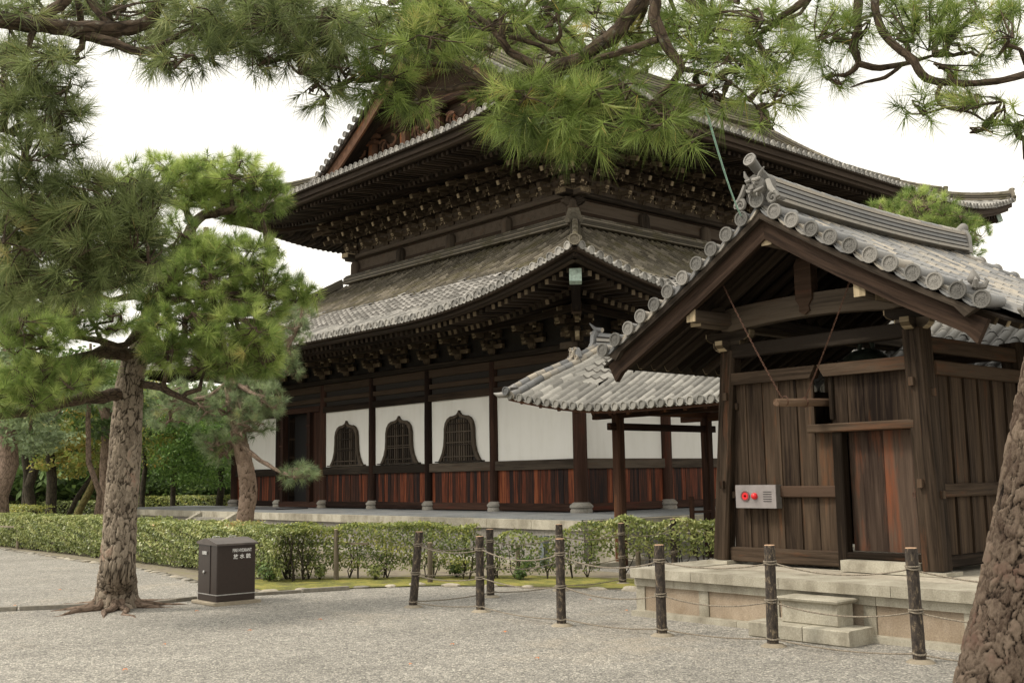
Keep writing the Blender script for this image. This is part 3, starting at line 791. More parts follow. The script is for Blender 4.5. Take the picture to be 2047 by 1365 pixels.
# rafters: the nearest hundred as parts, the rest as one part
def rlen(x): return np.linalg.norm(x[1]-x[0])
all_raft.sort(key=lambda q: np.linalg.norm((q[0]+q[1])/2 - CAM) - 1.5*rlen(q) + (0 if q[2] == 0 else 1.0))
rest = MB()
for i, (a, b, kind) in enumerate(all_raft):
    d = nrm(b-a); w, h = (.095, .105) if kind == 0 else (.10, .11)
    mm = rest if i >= 100 else MB()
    mm.beam(a, b, w, h, mat=0); mm.beam(a-d*.006, a+d*.012, w+.002, h+.002, mat=1)
    if i < 100: mm.build('rafter', [M_RAFT, M_REND], hall)
o = rest.build('rafter', [M_RAFT, M_RAFT], hall); tag(o, kind='stuff')

# ---- tile fields
m = MB(); per = .26
for face in (0, 1):
    L = LOW.L(face); n = int(L/per); rows = [(i+.5)*L/n for i in range(n)]
    def zonef(face=face): return None
    tile_rows(m, LOW.base(face), rows, lambda s, L=L: min(LOW.D-.05, min(s, L-s)), L/n, .075, .29,
              [(1.15, 'round'), (3.3 if face == 0 else 2.7, 'flat'), (9, 'old')], (0, 1, 2), seed=3+face, joint=3)
for face in (2, 3):
    L = LOW.L(face); b = LOW.base(face)
    tt = np.linspace(0, 1, 40); V = []
    for d in (0, 2, 4, 6.15): V.append(b(np.clip(d+(L-2*d)*tt, 0, L), np.full(40, float(d))))
    m.add(np.concatenate(V), [(k*40+i, k*40+i+1, (k+1)*40+i+1, (k+1)*40+i) for k in range(3) for i in range(39)], 2)
lower_roof = m.build('lower_roof', [M_TILE, M_TILE_MID, M_TILE_OLD, M_JOINT], hall)
# upper main roof, gable ends at y = YG and its mirror
YG = UPP.y0 + 2.45; YG2 = UPP.y1 - 2.45; XR = (UX[0]+UX[-1])/2
m = MB(); per = .262
L = UPP.L(1); n = int(L/per)
def dm1(s, L=L):
    t = min(s, L-s); return UPP.D if t > 2.45 else t
for face in (1, 3):
    tile_rows(m, UPP.base(face), [(i+.5)*L/n for i in range(n)], dm1, L/n, .078, .30 if face == 1 else .9, [(.9, 'round'), (12, 'old')] if face == 3 else [(7.2, 'round'), (12, 'old')], (0, 0, 1), seed=9+face)
for face in (0, 2):
    L0 = UPP.L(face); n0 = int(L0/per)
    tile_rows(m, UPP.base(face), [(i+.5)*L0/n0 for i in range(n0)], lambda s: min(3.3, min(s, L0-s)), L0/n0, .078, .30, None, (0, 0, 0), seed=20+face)
upper_roof = m.build('upper_roof', [M_TILE, M_TILE_OLD], hall)

# ---- ridges
def oni_plate(mb, c, fwd, w, h, mat=0, faces=True):
    """ridge-end ornament: shouldered plate, boss, curls and horn disc"""
    f = nrm(fwd); u = nrm(np.cross([0, 0, 1.], f)); z = np.array([0, 0, 1.])
    poly = [(-w*.5, 0), (w*.5, 0), (w*.62, h*.22), (w*.48, h*.4), (w*.42, h*.75), (w*.25, h), (-w*.25, h), (-w*.42, h*.75), (-w*.48, h*.4), (-w*.62, h*.22)]
    mb.prism(poly, c, u, z, f, .10, mat)
    if faces:
        disc(mb, np.asarray(c)+f*.1+z*h*.45, f, w*.25, .05, 14, mat)
        for sx in (-1, 1):
            disc(mb, np.asarray(c)+f*.08+u*sx*w*.42+z*h*.14, f, w*.16, .05, 12, mat, False)
            disc(mb, np.asarray(c)+f*.08+u*sx*w*.26+z*h*.86, f, w*.12, .05, 10, mat, False)
m = MB()
zb = 8.60
for (p0, p1) in (((UX[0]+.24, UY[0]-.30, zb), (UX[-1]-.24, UY[0]-.30, zb)), ((UX[0]+.30, UY[0]-.24, zb), (UX[0]+.30, UY[-1]+.24, zb))):
    ridge(m, [p0, p1], .34, 8, .03, .075)
lb = LOW.base(0)
def hip_pts(rf, d0, d1, k=10, zo=.02, cx=1, cy=-1):
    out = []
    for d in np.linspace(d0, d1, k):
        x = rf.x1-d if cx > 0 else rf.x0+d; y = rf.y0+d if cy < 0 else rf.y1-d
        z = rf.ze + rf.a*d + rf.c*d*d + rf.A*max(0, 1-d/rf.R)**2*max(0, 1-d/(rf.e*1.9)); out.append((x, y, z+zo))
    return out
for (cx, cy) in ((1, -1), (-1, -1), (1, 1)):
    ridge(m, hip_pts(LOW, 1.55, 6.0, 12, .04, cx, cy), .28, 8, .03, .08)
    ridge(m, hip_pts(LOW, .12, 1.55, 8, .03, cx, cy), .24, 3, .045, .075)
    fw = (cx, cy, 0)
    p = np.array(hip_pts(LOW, 1.5, 1.6, 2, 0, cx, cy)[0]); oni_plate(m, p, fw, .42, .50)
    p = np.array(hip_pts(LOW, .02, .2, 2, 0, cx, cy)[0]); disc(m, p+[0, 0, .10], fw, .12, .07)
p = np.array([UX[0]+.36, UY[0]-.36, 8.62]); oni_plate(m, p, (1, -1, 0), .44, .42)
m.build('lower_roof_ridge', [M_TILE_OLD, M_GAP], hall)
m = MB()
for (cx, cy) in ((1, -1), (-1, -1), (1, 1), (-1, 1)):
    ridge(m, hip_pts(UPP, 3.0, 2.2+2.2, 6, .04, cx, cy), .34, 9, .05, .09)
    ridge(m, hip_pts(UPP, 1.9, 4.4, 10, .04, cx, cy), .34, 8, .05, .09)
    ridge(m, hip_pts(UPP, .15, 1.9, 10, .03, cx, cy), .28, 5, .05, .085)
    fw = (cx, cy, 0)
    for dd, ww in ((1.85, .5), (.10, .42)):
        p = np.array(hip_pts(UPP, dd, dd+.1, 2, 0, cx, cy)[0]); oni_plate(m, p, fw, ww, ww*1.05)
# descending ridges along the verges, and the main ridge
def main_z(d): return UPP.ze + UPP.a*d + UPP.c*d*d
for yy in (YG+.75, YG2-.75):
    for sx in (1, -1):
        pts = [(XR + sx*(UPP.D-d), yy, main_z(d)+.06) for d in np.linspace(1.9, 9.2, 16)]
        ridge(m, pts, .34, 8, .05, .09, side=np.array([0, 1., 0]))
        oni_plate(m, np.array(pts[0]) - [0, 0, .05], (sx, 0, 0), .5, .55)
ridge(m, [(XR, y, main_z(UPP.D)-.05+.25*(2*(y-YG)/(YG2-YG)-1)**2) for y in np.linspace(YG-.05, YG2+.05, 14)], .5, 16, .055, .11)
oni_plate(m, (XR, YG-.12, main_z(UPP.D)+.1), (0, -1, 0), .9, 1.2)
m.build('upper_roof_ridge', [M_TILE_OLD, M_GAP], hall)

# ---- upper storey wall: boards, column heads, wall plate, corner noses
m = MB()
m.box((XR, (UY[0]+UY[-1])/2, 9.6), (UX[0]-UX[-1], UY[-1]-UY[0], 4.0)); m.build('upper_wall', [M_BEAM], hall)
x0, x1, y0, y1 = UX[-1], UX[0], UY[0], UY[-1]
m = MB()
for zz, hh, oo, ex in ((9.02, .18, .05, 0), (9.49, .05, .05, 0),):
    m.box((XR, y0-oo/2, zz), (x1-x0+.1, oo, hh)); m.box((x1+oo/2, (y0+y1)/2, zz), (oo, y1-y0+.1, hh))
    m.box((x0-oo/2, (y0+y1)/2, zz), (oo, y1-y0+.1, hh))
m.build('upper_tie_beam', [M_WOOD], hall)
for (p0, p1) in (((x1+.5, y0-.02, 9.58), (x0-.5, y0-.02, 9.58)), ((x1+.02, y0-.5, 9.581), (x1+.02, y1+.5, 9.581)), ((x0-.02, y0-.5, 9.582), (x0-.02, y1+.5, 9.582))):
    m = MB(); m.beam(p0, p1, .40, .155, bev=.03); 
    d = nrm(np.array(p0)-np.array(p1)); m.beam(np.array(p0)+[0, 0, .012]-d*.35, np.array(p0)+d*.03+[0, 0, .03], .38, .15, mat=1)
    m.build('upper_wall_plate', [M_BEAM, M_END], hall)
heads = [(x, y0-.06, (0, -1, 0)) for x in UX] + [(x1+.06, y, (1, 0, 0)) for y in UY[1:]]
for (x, y, ax) in heads:
    m = MB()
    zs = [8.7, 9.05, 9.30, 9.40, 9.45]; rs = [.19, .19, .185, .14, .03]
    m.tube([(x, y, z) for z in zs], rs, 14, 0); m.build('column_head', [M_BEAM], hall)
m = MB()   # carved corner noses below the plate
for ax in ((1, 0, 0), (0, -1, 0)):
    a = np.array(ax, float); sd = np.array([a[1], -a[0], 0])
    poly = [(0, -.02), (.30, 0), (.42, .06), (.46, .14), (.36, .17), (.40, .22), (.30, .25), (0, .25)]
    m.prism(poly, np.array([x1, y0, 9.22]) - sd*.05, a, [0, 0, 1], sd, .10)
m.build('corner_nose', [M_BEAM], hall)
m = MB(); m.lathe((x1+.14, y0-.14, 9.0), [(.2, 0), (.2, .12)], 14); m.build('corner_collar', [M_REDEDGE], hall)

# ---- hip rafters with copper caps
for rf, zc, dd, wdt in ((LOW, 5.02, 3.3, .22), (UPP, 10.42, 3.8, .26)):
    for (cx, cy) in ((1, -1), (-1, -1), (1, 1)):
        xw = rf.x1-dd if cx > 0 else rf.x0+dd; yw = rf.y0+dd if cy < 0 else rf.y1-dd
        tip = np.array([xw+cx*(dd-.42), yw+cy*(dd-.42), zc+rf.A*.76]); mid = np.array([xw+cx*(dd-1.6), yw+cy*(dd-1.6), zc+rf.A*.28]); root = np.array([xw, yw, zc+.62])
        m = MB(); m.beam(root, mid, wdt, .26); m.beam(mid-(mid-root)*.05, tip, wdt-.03, .24)
        hr = m.build('hip_rafter', [M_WOOD], hall)
        d = nrm(tip-mid); m = MB(); m.beam(tip-d*.14, tip+d*.04, wdt+.03, .28); m.build('copper_cap', [M_COPPER], hr)
m = MB(); m.box((.47, -.47, 4.87), (.75, .1, .12), np.stack([nrm([1, -1, 0]), nrm([1, 1, 0]), [0, 0, 1]], 1)); m.build('corner_nose', [M_END], hall)

# ---- gable: board wall, barge boards, beams and carving
m = MB(); z0 = main_z(2.9)+.0
yy = YG+1.0
poly = []
for d in np.linspace(2.6, 9.34, 14): poly.append((XR+UPP.D-d, main_z(d)-.15))
poly = poly + [(2*XR-x, z) for x, z in poly[::-1][1:]]
m.prism(poly, (0, yy, 0), [1., 0, 0], [0, 0, 1.], [0, 1., 0], .12); m.build('gable_wall', [M_WOOD], hall)
for sx in (1, -1):
    m = MB(); ds = np.linspace(2.2, 9.34, 22); hb = .55
    rings = []
    for d in ds:
        x = XR + sx*(UPP.D-d); z = main_z(d)-.08
        rings.append([(x, YG+.05, z), (x, YG-.03, z), (x, YG-.03, z-hb), (x, YG+.05, z-hb)])
    m.loft(rings, 0, False, True, .8)
    rings = []
    for d in ds:
        x = XR + sx*(UPP.D-d); z = main_z(d)-.02
        rings.append([(x, YG-.02, z), (x, YG-.12, z), (x, YG-.12, z-.16), (x, YG-.02, z-.16)])
    m.loft(rings, 1, False, True, .3)
    m.build('bargeboard', [M_GABLE, M_WOOD], hall)
    m = MB()
    rings = []
    for d in ds:
        x = XR + sx*(UPP.D-d); z = main_z(d)-.12
        rings.append([(x, YG+1.0, z), (x, YG+.05, z), (x, YG+.05, z-.05), (x, YG+1.0, z-.05)])
    m.loft(rings, 0, False, True, .3); m.build('gable_soffit', [M_RAFT], hall)
    m = MB()
    for d in np.arange(2.35, 9.3, .30):
        x = XR + sx*(UPP.D-d); z = main_z(d)+.03
        m.tube([(x, YG-.18, z), (x, YG+.34, z)], [.10, .095], 10, 0)
        disc(m, (x, YG-.18, z), (0, -1, 0), .11, .05, 12, 0, False)
    m.build('verge_end_tiles', [M_ONI], hall)
m = MB()
for zz, hw, hh, dep in ((12.55, 6.0, .34, .25), (13.75, 4.0, .42, .3), (14.9, 2.4, .36, .28)):
    m.box((XR, yy-dep/2, zz), (hw*2, dep, hh), bev=.04)
m.build('gable_beam', [M_GABLE], hall)
m = MB()
for k in range(-5, 6):
    x = XR + k*.95; zc = 13.1
    if abs(k) % 2 == 0:
        m.box((x, yy-.15, zc), (.3, .2, .7)); m.box((x, yy-.18, zc+.2), (.5, .24, .14)); m.box((x, yy-.2, zc+.38), (.8, .2, .12))
    else:
        for q in range(7):
            an = q*.9; m.tube([(x+math.cos(an+j*.5)*(.10+.05*j)+.1*(q-3), yy-.14-.01*q, zc-.05+math.sin(an+j*.5)*(.08+.035*j)) for j in range(6)], .05, 6, 0)
m.build('gable_carving', [M_GABLE], hall)
# pendant
m = MB(); pz = main_z(UPP.D)-.4
m.prism([(-.5, 0), (-.35, -.5), (-.55, -.75), (-.2, -.95), (0, -1.5), (.2, -.95), (.55, -.75), (.35, -.5), (.5, 0)], (XR, YG-.06, pz), [1., 0, 0], [0, 0, 1.], [0, -1., 0], .09)
m.build('gable_pendant', [M_GABLE], hall)

# ---- stairs: front stair under the walkway and a small side stair by the door
for k in range(4):
    m = MB(); h = (ZP-.02)*(4-k)/5; m.box((E+.12+.24*k, -1.65, h/2), (.25, 2.4, h)); m.build('stone_step', [M_GREYST], hall)
for yy2 in (-3.05, -.45):
    m = MB(); m.prism([(0, 0), (1.15, 0), (1.15, .12), (0, ZP+.0)], (E+.01, yy2, 0), [1., 0, 0], [0, 0, 1.], [0, 1., 0], .2); m.build('stair_cheek', [M_GRANITE], hall)
for xx in (-13.2, -10.9):
    m = MB(); m.prism([(0, 0), (1.25, 0), (1.25, .1), (0, ZP-.03)], (xx, -E-.01, 0), [0, -1., 0], [0, 0, 1.], [1., 0, 0], .22); m.build('stair_cheek', [M_GRANITE], hall)
for k in range(4):
    m = MB(); h = (ZP-.02)*(4-k)/5; m.box((-11.93, -E-.14-.26*k, h/2), (2.04, .27, h)); m.build('stone_step', [M_GREYST], hall)
m = MB(); m.box((-12.4, -1.3, ZP+.025), (2.6, 1.1, .03)); o = m.build('door_mat', [M_MAT]); tag(o, 'dark mat lying on the hall platform in front of the open doorway', 'mat')

# ================================================================ bell tower
XC, YF, YB = 11.15, -8.2, -3.4; HW = 2.62
tower = thing('bell_tower', 'weathered board-walled bell tower with a gabled tile roof on a granite base, at the right', 'bell tower', (XC+.3, -6.2, 0))
def zt(dx): dx = np.abs(dx); return 4.58 - .655*dx + .030*dx*dx
TBX = (9.42, 13.85); TBY = (-8.5, -2.9)
m = MB()
def edge_blocks(p0, p1, nv, z0, z1, cuts, depth, mat=0):
    p0 = np.array(p0, float); p1 = np.array(p1, float); L = np.linalg.norm(p1-p0); d = (p1-p0)/L; nv = np.array(nv, float)
    cs = [0] + cuts + [L]
    for a, b in zip(cs[:-1], cs[1:]):
        c = p0 + d*(a+b)/2 - nv*depth/2; R = np.stack([d, nv, [0, 0, 1]], 1)
        m.box([c[0], c[1], (z0+z1)/2], (b-a-.006, depth, z1-z0), R, mat, rnd=random.random())
x0, x1, y0, y1 = TBX[0], TBX[1], TBY[0], TBY[1]
for (p0, p1, nv) in (((x0, y0), (x1, y0), (0, -1, 0)), ((x0, y0+.52), (x0, y1), (-1, 0, 0)), ((x1, y0+.52), (x1, y1), (1, 0, 0))):
    p0 = np.array([*p0, 0.]); p1 = np.array([*p1, 0.]); nv = np.array(nv, float)
    edge_blocks(p0+nv*.10, p1+nv*.10, nv, .435, .54, [.9, 2.05, 3.3], .6)
    edge_blocks(p0+nv*.03, p1+nv*.03, nv, .34, .432, [.6, 1.9, 3.1], .45)
    edge_blocks(p0+nv*.10, p1+nv*.10, nv, 0, .062, [.35, 1.5, 2.7, 3.6], .4)
    st = [.0, .93, 1.85, 2.95, 3.95]
    for i, s in enumerate(st):
        edge_w = .13
        d = nrm(p1-p0); c = p0 + d*(s+edge_w/2) + nv*.002
        if s < np.linalg.norm(p1-p0)-.2:
            m.box([c[0]-nv[0]*.15, c[1]-nv[1]*.15, .20], (edge_w, .3, .277), np.stack([d, nv, [0, 0, 1]], 1), 0, rnd=random.random())
            e = min(st[i+1] if i+1 < len(st) else 9, np.linalg.norm(p1-p0))
            c = p0 + d*((s+edge_w+e)/2) - nv*.012; m.box([c[0]-nv[0]*.15, c[1]-nv[1]*.15, .20], (e-s-edge_w-.006, .3, .275), np.stack([d, nv, [0, 0, 1]], 1), 1, rnd=random.random())
m.box(((x0+x1)/2, (y0+y1)/2, .26), (x1-x0-.7, y1-y0-.7, .5), mat=0)
m.box(((x0+x1)/2, (y0+y1)/2+.2, .525), (x1-x0-.72, y1-y0-.72, .012), mat=2)
m.build('granite_base', [M_GRANITE, M_PINKGRAN, M_EDGE], tower)
PZ0, PZ1 = .55, 3.12
PX = {-1: (9.78, 9.97), 1: (12.52, 12.42)}; PY = {-1: (-7.30, -7.24), 1: (-4.85, -4.95)}
def post_xy(sx, sy, z):
    t = (z-PZ0)/(PZ1-PZ0); return np.array([PX[sx][0]+(PX[sx][1]-PX[sx][0])*t, PY[sy][0]+(PY[sy][1]-PY[sy][0])*t, z])
for sx in (-1, 1):
    for sy in (-1, 1):
        w = .235 if sx > 0 else .20
        a = post_xy(sx, sy, PZ0+.03); b = post_xy(sx, sy, PZ1); m = MB()
        m.beam(a, b, w, w, up=(0, 1, 0), bev=.025, rnd=.4)
        ps = m.build('post', [M_TPOST], tower)
        if sy < 0:
            m = MB(); m.box((a[0], a[1], PZ0+.005), (w*1.55, w*1.5, .04)); m.build('pad_stone', [M_GRANITE], ps)
            for z in (2.55, 1.48):
                c = post_xy(sx, sy, z); m = MB(); m.box((c[0]-.03*sx, c[1]-w/2-.02, z), (.05, .05, .09)); m.build('wedge', [M_TPOST], ps)
                m = MB(); m.box((c[0]+w/2+.015, c[1]+.0, z-.12), (.04, .05, .08)); m.build('wedge', [M_TPOST], ps)
def xat(sx, z): return post_xy(sx, -1, z)[0]
def tboards(x0_, x1_, z0_, z1_, y_, n, name='board_panel', mat=None, batten=True):
    m = MB(); w = (x1_-x0_)/n
    for i in range(n):
        m.box((x0_+w*(i+.5), y_+random.uniform(-.006, .006), (z0_+z1_)/2), (w-.004, .03, z1_-z0_), None, 0, rnd=random.random())
        if batten and i: m.box((x0_+w*i, y_-.022, (z0_+z1_)/2), (.03, .02, z1_-z0_), None, 0, rnd=random.random())
    return m.build(name, [mat or M_TOWER], tower)
yb = -7.24
tboards(xat(-1, 1.6)+.07, 11.12, .72, 2.70, yb, 5, batten=True)
tboards(11.125, 11.40, .72, 2.06, yb, 2, batten=False)
tboards(11.36, xat(1, 2.5)-.09, 2.155, 2.70, yb, 5, batten=False)
def tb(name, p0, p1, w, h, mat=None, bev=.012, up=(0, 0, 1)):
    m = MB(); m.beam(p0, p1, w, h, up=up, bev=bev); return m.build(name, [mat or M_TPOST], tower)
m = MB(); m.prism([(10.03, 2.69), (11.13, 2.69), (11.21, 2.83), (10.03, 2.83)], (0, yb-.10, 0), [1., 0, 0], [0, 0, 1.], [0, 1., 0], .17); m.build('top_rail', [M_TPOST], tower)
m = MB(); m.prism([(11.32, 2.69), (12.36, 2.69), (12.36, 2.83), (11.24, 2.83)], (0, yb-.105, 0), [1., 0, 0], [0, 0, 1.], [0, 1., 0], .17); m.build('top_rail', [M_TPOST], tower)
tb('waist_rail', (10.0, yb-.045, 1.395), (11.38, yb-.045, 1.395), .06, .13, M_REDEDGE)
tb('ground_sill', (9.9, yb-.03, .65), (11.40, yb-.03, .65), .10, .17)
tb('door_jamb', (11.455, yb-.05, .55), (11.455, yb-.05, 2.06), .12, .13, up=(0, 1, 0))
tb('door_jamb', (11.37, yb-.02, 2.2), (11.37, yb-.02, 2.69), .06, .07, up=(0, 1, 0))
tb('door_head', (11.10, yb-.06, 2.105), (12.40, yb-.06, 2.105), .17, .095)
m = MB(); dx0, dx1 = 11.52, 12.36
for i in range(2): m.box((dx0+(dx1-dx0)*(i+.5)/2, yb+.05, 1.40), ((dx1-dx0)/2-.004, .04, 1.31), None, 0, rnd=.45+.2*i)
for z in (.86, 1.40, 1.95): m.box(((dx0+dx1)/2, yb+.085, z), (dx1-dx0, .03, .08))
dd = m.build('door', [wood('reddish_plank_door', (.022, .014, .011), (.10, .07, .052), (.17, .06, .03), .50, .72)], tower)
m = MB(); m.box((12.31, yb-.0, 1.38), (.03, .03, .09)); m.tube([(12.31+.03*math.cos(a), yb-.03, 1.36+.03*math.sin(a)) for a in np.linspace(0, 6.28, 9)], .006, 5); m.build('latch', [M_RUST], dd)
tb('threshold', (11.50, yb-.04, .70), (12.38, yb-.04, .70), .14, .07)
m = MB(); m.box((11.95, yb-.14, .60), (.86, .26, .12)); m.build('threshold_stone', [M_GRANITE], tower)
# boards on the other sides
xs = 12.50
m = MB(); ys = np.arange(-7.10, -4.98, .335)
for i, y in enumerate(ys):
    m.box((xs-.02, y+.165, 1.66), (.03, .328, 2.0), rnd=random.random()*.5+.25); m.box((xs+.01, y, 1.66), (.03, .035, 2.0), rnd=.3)
m.build('side_boards', [M_TOWER], tower)
tb('side_rail', (xs+.03, -7.16, 2.70), (xs+.03, -4.85, 2.70), .10, .15); tb('side_rail', (xs+.02, -7.16, 1.40), (xs+.02, -4.9, 1.40), .10, .14); tb('side_rail', (xs+.02, -7.16, .66), (xs+.02, -4.9, .66), .12, .12)
tb('side_rail', (xs-.05, -7.2, 2.96), (xs-.05, -4.9, 2.96), .11, .17)
m = MB()
for i, y in enumerate(ys): m.box((9.90, y+.165, 1.60), (.03, .328, 1.9))
m.box((9.9, -6.05, 2.62), (.1, 2.4, .14)); m.build('side_boards', [M_TOWER], tower)
m = MB()
for i in range(8): m.box((9.95+.31*(i+.5), -4.9, 1.60), (.305, .03, 1.9))
m.box((11.2, -4.9, 2.6), (2.6, .1, .14)); m.box((11.2, -4.92, 3.02), (2.5, .1, .17)); m.build('rear_boards', [M_TOWER], tower)
# tie beam, curved beam with nose, short king post, bracket arms
tb('tie_beam', (xat(-1, 3.1)-.02, -7.27, 3.10), (xat(1, 3.1)+.02, -7.27, 3.115), .12, .165, M_BEAM)
m = MB(); rings = []
for x in np.linspace(9.93, 12.42, 22):
    q = (x-XC)/1.25; up = .05*(1-q*q); b = .035*(1-q*q)+.0
    c = 3.47+up; h = .145 - (.03 if abs(q) > .9 else 0)
    rings.append([(x, -7.36, c+h), (x, -7.38, c), (x, -7.36, c-h+b), (x, -7.19, c-h+b), (x, -7.19, c+h)])
m.loft(rings, 0, False); m.build('curved_beam', [M_BEAM], tower)
m = MB(); m.loft([[(x, -7.28-w, z-h), (x, -7.28+w, z-h), (x, -7.28+w, z+h), (x, -7.28-w, z+h)] for x, z, w, h in ((9.38, 3.60, .05, .06), (9.42, 3.60, .07, .085), (9.6, 3.58, .08, .09), (10.0, 3.55, .085, .11))], 0, False)
m.box((9.375, -7.28, 3.60), (.012, .11, .13), mat=1); m.build('beam_nose', [M_BEAM, M_END], tower)
m = MB(); m.prism([(-.11, 0), (-.11, -.42), (-.06, -.50), (-.07, -.56), (0, -.60), (.07, -.56), (.06, -.50), (.11, -.42), (.11, 0), (.07, .06), (-.07, .06)], (XC, -7.40, 4.02), [1., 0, 0], [0, 0, 1.], [0, 1., 0], .14); m.build('king_post', [M_REDEDGE], tower)
def arm(c, half, axis, h=.12, w=.10, ends=(1, 1)):
    m = MB(); a = np.array(axis, float); sd = np.array([-a[1], a[0], 0])
    poly = [(-half, h), (-half, h*.55), (-half+.03, h*.25), (-half+.09, 0), (half-.09, 0), (half-.03, h*.25), (half, h*.55), (half, h)]
    m.prism(poly, np.array(c)-sd*w/2, a, [0, 0, 1], sd, w)
    for sg in (-1, 1):
        for (p, q) in ((poly[0], poly[1]), (poly[1], poly[2]), (poly[2], poly[3])):
            A = np.array(c) + a*(sg*abs(p[0])) + [0, 0, p[1]]; B = np.array(c) + a*(sg*abs(q[0])) + [0, 0, q[1]]
            m.beam(A, B, w+.004, .012, up=nrm(np.cross(B-A, sd)), mat=1)
    m.build('bracket_arm', [M_BEAM, M_END], tower)
for sx in (-1, 1):
    px = PX[sx][1]
    arm((px, -7.27, 3.11), .20, (1, 0, 0)); arm((px, -7.25, 3.235), .33, (1, 0, 0)); arm((px, -7.24, 3.11), .24, (0, 1, 0)); 
    m = MB(); m.beam((px, YF+.3, 3.46), (px, YB+.2, 3.46), .15, .17, bev=.02); m.beam((px, YF+.29, 3.46), (px, YF+.30, 3.46), .15, .17, mat=1); m.build('eave_purlin', [M_BEAM, M_END], tower)
for sx, dx in ((0, 0), (-1, .72), (1, .72)):
    z = zt(dx)-.36; m = MB(); m.beam((XC+sx*dx*1.55, YF+.14, z-.28*(abs(sx))), (XC+sx*dx*1.55, YB+.15, z-.28*abs(sx)), .13, .15, bev=.02)
    m.beam((XC+sx*dx*1.55, YF+.125, z-.28*abs(sx)), (XC+sx*dx*1.55, YF+.14, z-.28*abs(sx)), .13, .15, mat=1); m.build('purlin', [M_BEAM, M_END], tower)
# roof
m = MB(); NR = int((YB-YF-.36)/.218)
def tbase(sg):
    def f(s, d):
        dx = HW-d; x = XC + sg*dx; y = YF + s
        fl = .05*((2*(s/(YB-YF))-1)**2)
        return np.stack([x, y, zt(np.maximum(dx, 0)) + fl - .03], 1)
    return f
for sg in (1, -1):
    tile_rows(m, tbase(sg), [.47+.218*i for i in range(NR)], lambda s: HW-.05, .218, .074, .27, None, (0, 0, 0), d_start=-.03, seed=31+sg, joint=1)
    # bedding below the verge tiles
roof = m.build('roof_tiles', [M_TILE_T, M_JOINT], tower)
for yv, ny in ((YF, -1), (YB, 1)):
    m = MB()
    n = 11
    for k in range(-n, n+1):
        dx = abs(k)*.2225; x = XC + k*.2225 + random.uniform(-.008, .008); z = float(zt(dx)) + .035 + (.03 if k == 0 else 0) + random.uniform(-.006, .006)
        r = .088 if k else .098
        rv = random.random(); m.tube([(x, yv, z), (x, yv-ny*.17, z+.0), (x, yv-ny*.36, z+.012)], [r*.86, r*.76, r*.70], 12, 0, rnd=rv)
        disc(m, (x, yv, z), (0, ny, 0), r, .03, 18, 1, True, rnd=random.random())
        if k < n:
            x2 = x + .111 if k >= 0 else x + .111
            dxm = abs(k+.5)*.2225; zc = float(zt(dxm)); sl = math.atan2(float(zt(abs(k+1)*.2225)) - float(zt(abs(k)*.2225)), .2225)
            ex = np.array([math.cos(sl), 0, math.sin(sl)]); ez = np.array([-math.sin(sl), 0, math.cos(sl)])
            for j, (dz, dy, lw) in enumerate(((-.062, 0, .125), (-.032, .015, .12), (.0, .03, .115))):
                poly = [(-lw, .03), (-lw*.6, .003), (0, -.012), (lw*.6, .003), (lw, .03), (lw*.6, .026), (0, .011), (-lw*.6, .026)]
                m.prism(poly, (x2, yv-ny*dy, zc+dz), ex, ez, [0, -ny, 0], .34, 0)
    m.build('verge_end_tiles', [M_TILE_T, M_DISC], tower)
for sg in (1, -1):
    m = MB()
    for i in range(NR+1):
        s = .47-.218+.218*i; p = tbase(sg)(np.array([s]), np.array([-.03]))[0]
        if i: disc(m, p+[0, 0, .05], (sg, 0, 0), .082, .035, 16, 1, True, rnd=random.random())
        m.prism([(-.1, .01), (0, -.05), (.1, .01), (.1, .03), (0, -.025), (-.1, .03)], p+[0, .109, .01], [0, 1., 0], [0, 0, 1.], [sg, 0, 0], .035, 1)
    m.build('eave_end_tiles', [M_TILE_T, M_DISC], tower)
    for nm, za, zb_, y0_, y1_, mt, xe in (('verge_board', -.075, -.145, YF+.02, YF+.12, M_BEAM, 2.38), ('bargeboard', -.15, -.37, YF+.09, YF+.16, M_REDEDGE, 2.45)):
        m = MB(); rings = []
        for dx in np.linspace(0, xe, 12):
            x = XC + sg*dx; z = float(zt(dx)); e = .05 if dx > xe-.01 else 0
            rings.append([(x, y0_, z+za), (x, y1_, z+za), (x-sg*(.12 if dx > xe-.01 else 0), y1_, z+zb_), (x-sg*(.12 if dx > xe-.01 else 0), y0_, z+zb_)])
        m.loft(rings, 0, False, True, .35); m.build(nm, [mt], tower)
    m = MB(); rings = []
    for dx in np.linspace(0, HW-.04, 10):
        x = XC + sg*dx; z = float(zt(dx)); rings.append([(x, YF+.14, z-.075), (x, YB-.12, z-.075), (x, YB-.12, z-.105), (x, YF+.14, z-.105)])
    m.loft(rings, 0, False, True); m.build('roof_boarding', [M_RAFT], tower)
    for y in np.arange(YF+.36, YB-.2, .27):
        m = MB(); a = np.array([XC+sg*(HW-.22), y, float(zt(HW-.22))-.155]); b = np.array([XC+sg*1.25, y, float(zt(1.25))-.155]); c = np.array([XC+sg*.05, y, float(zt(.05))-.155])
        m.beam(a, b, .07, .09, mat=0); m.beam(b, c, .07, .09, mat=0); d = nrm(a-b); m.beam(a, a+d*.012, .05, .085, mat=1); m.build('rafter', [M_RAFT, M_END], tower)
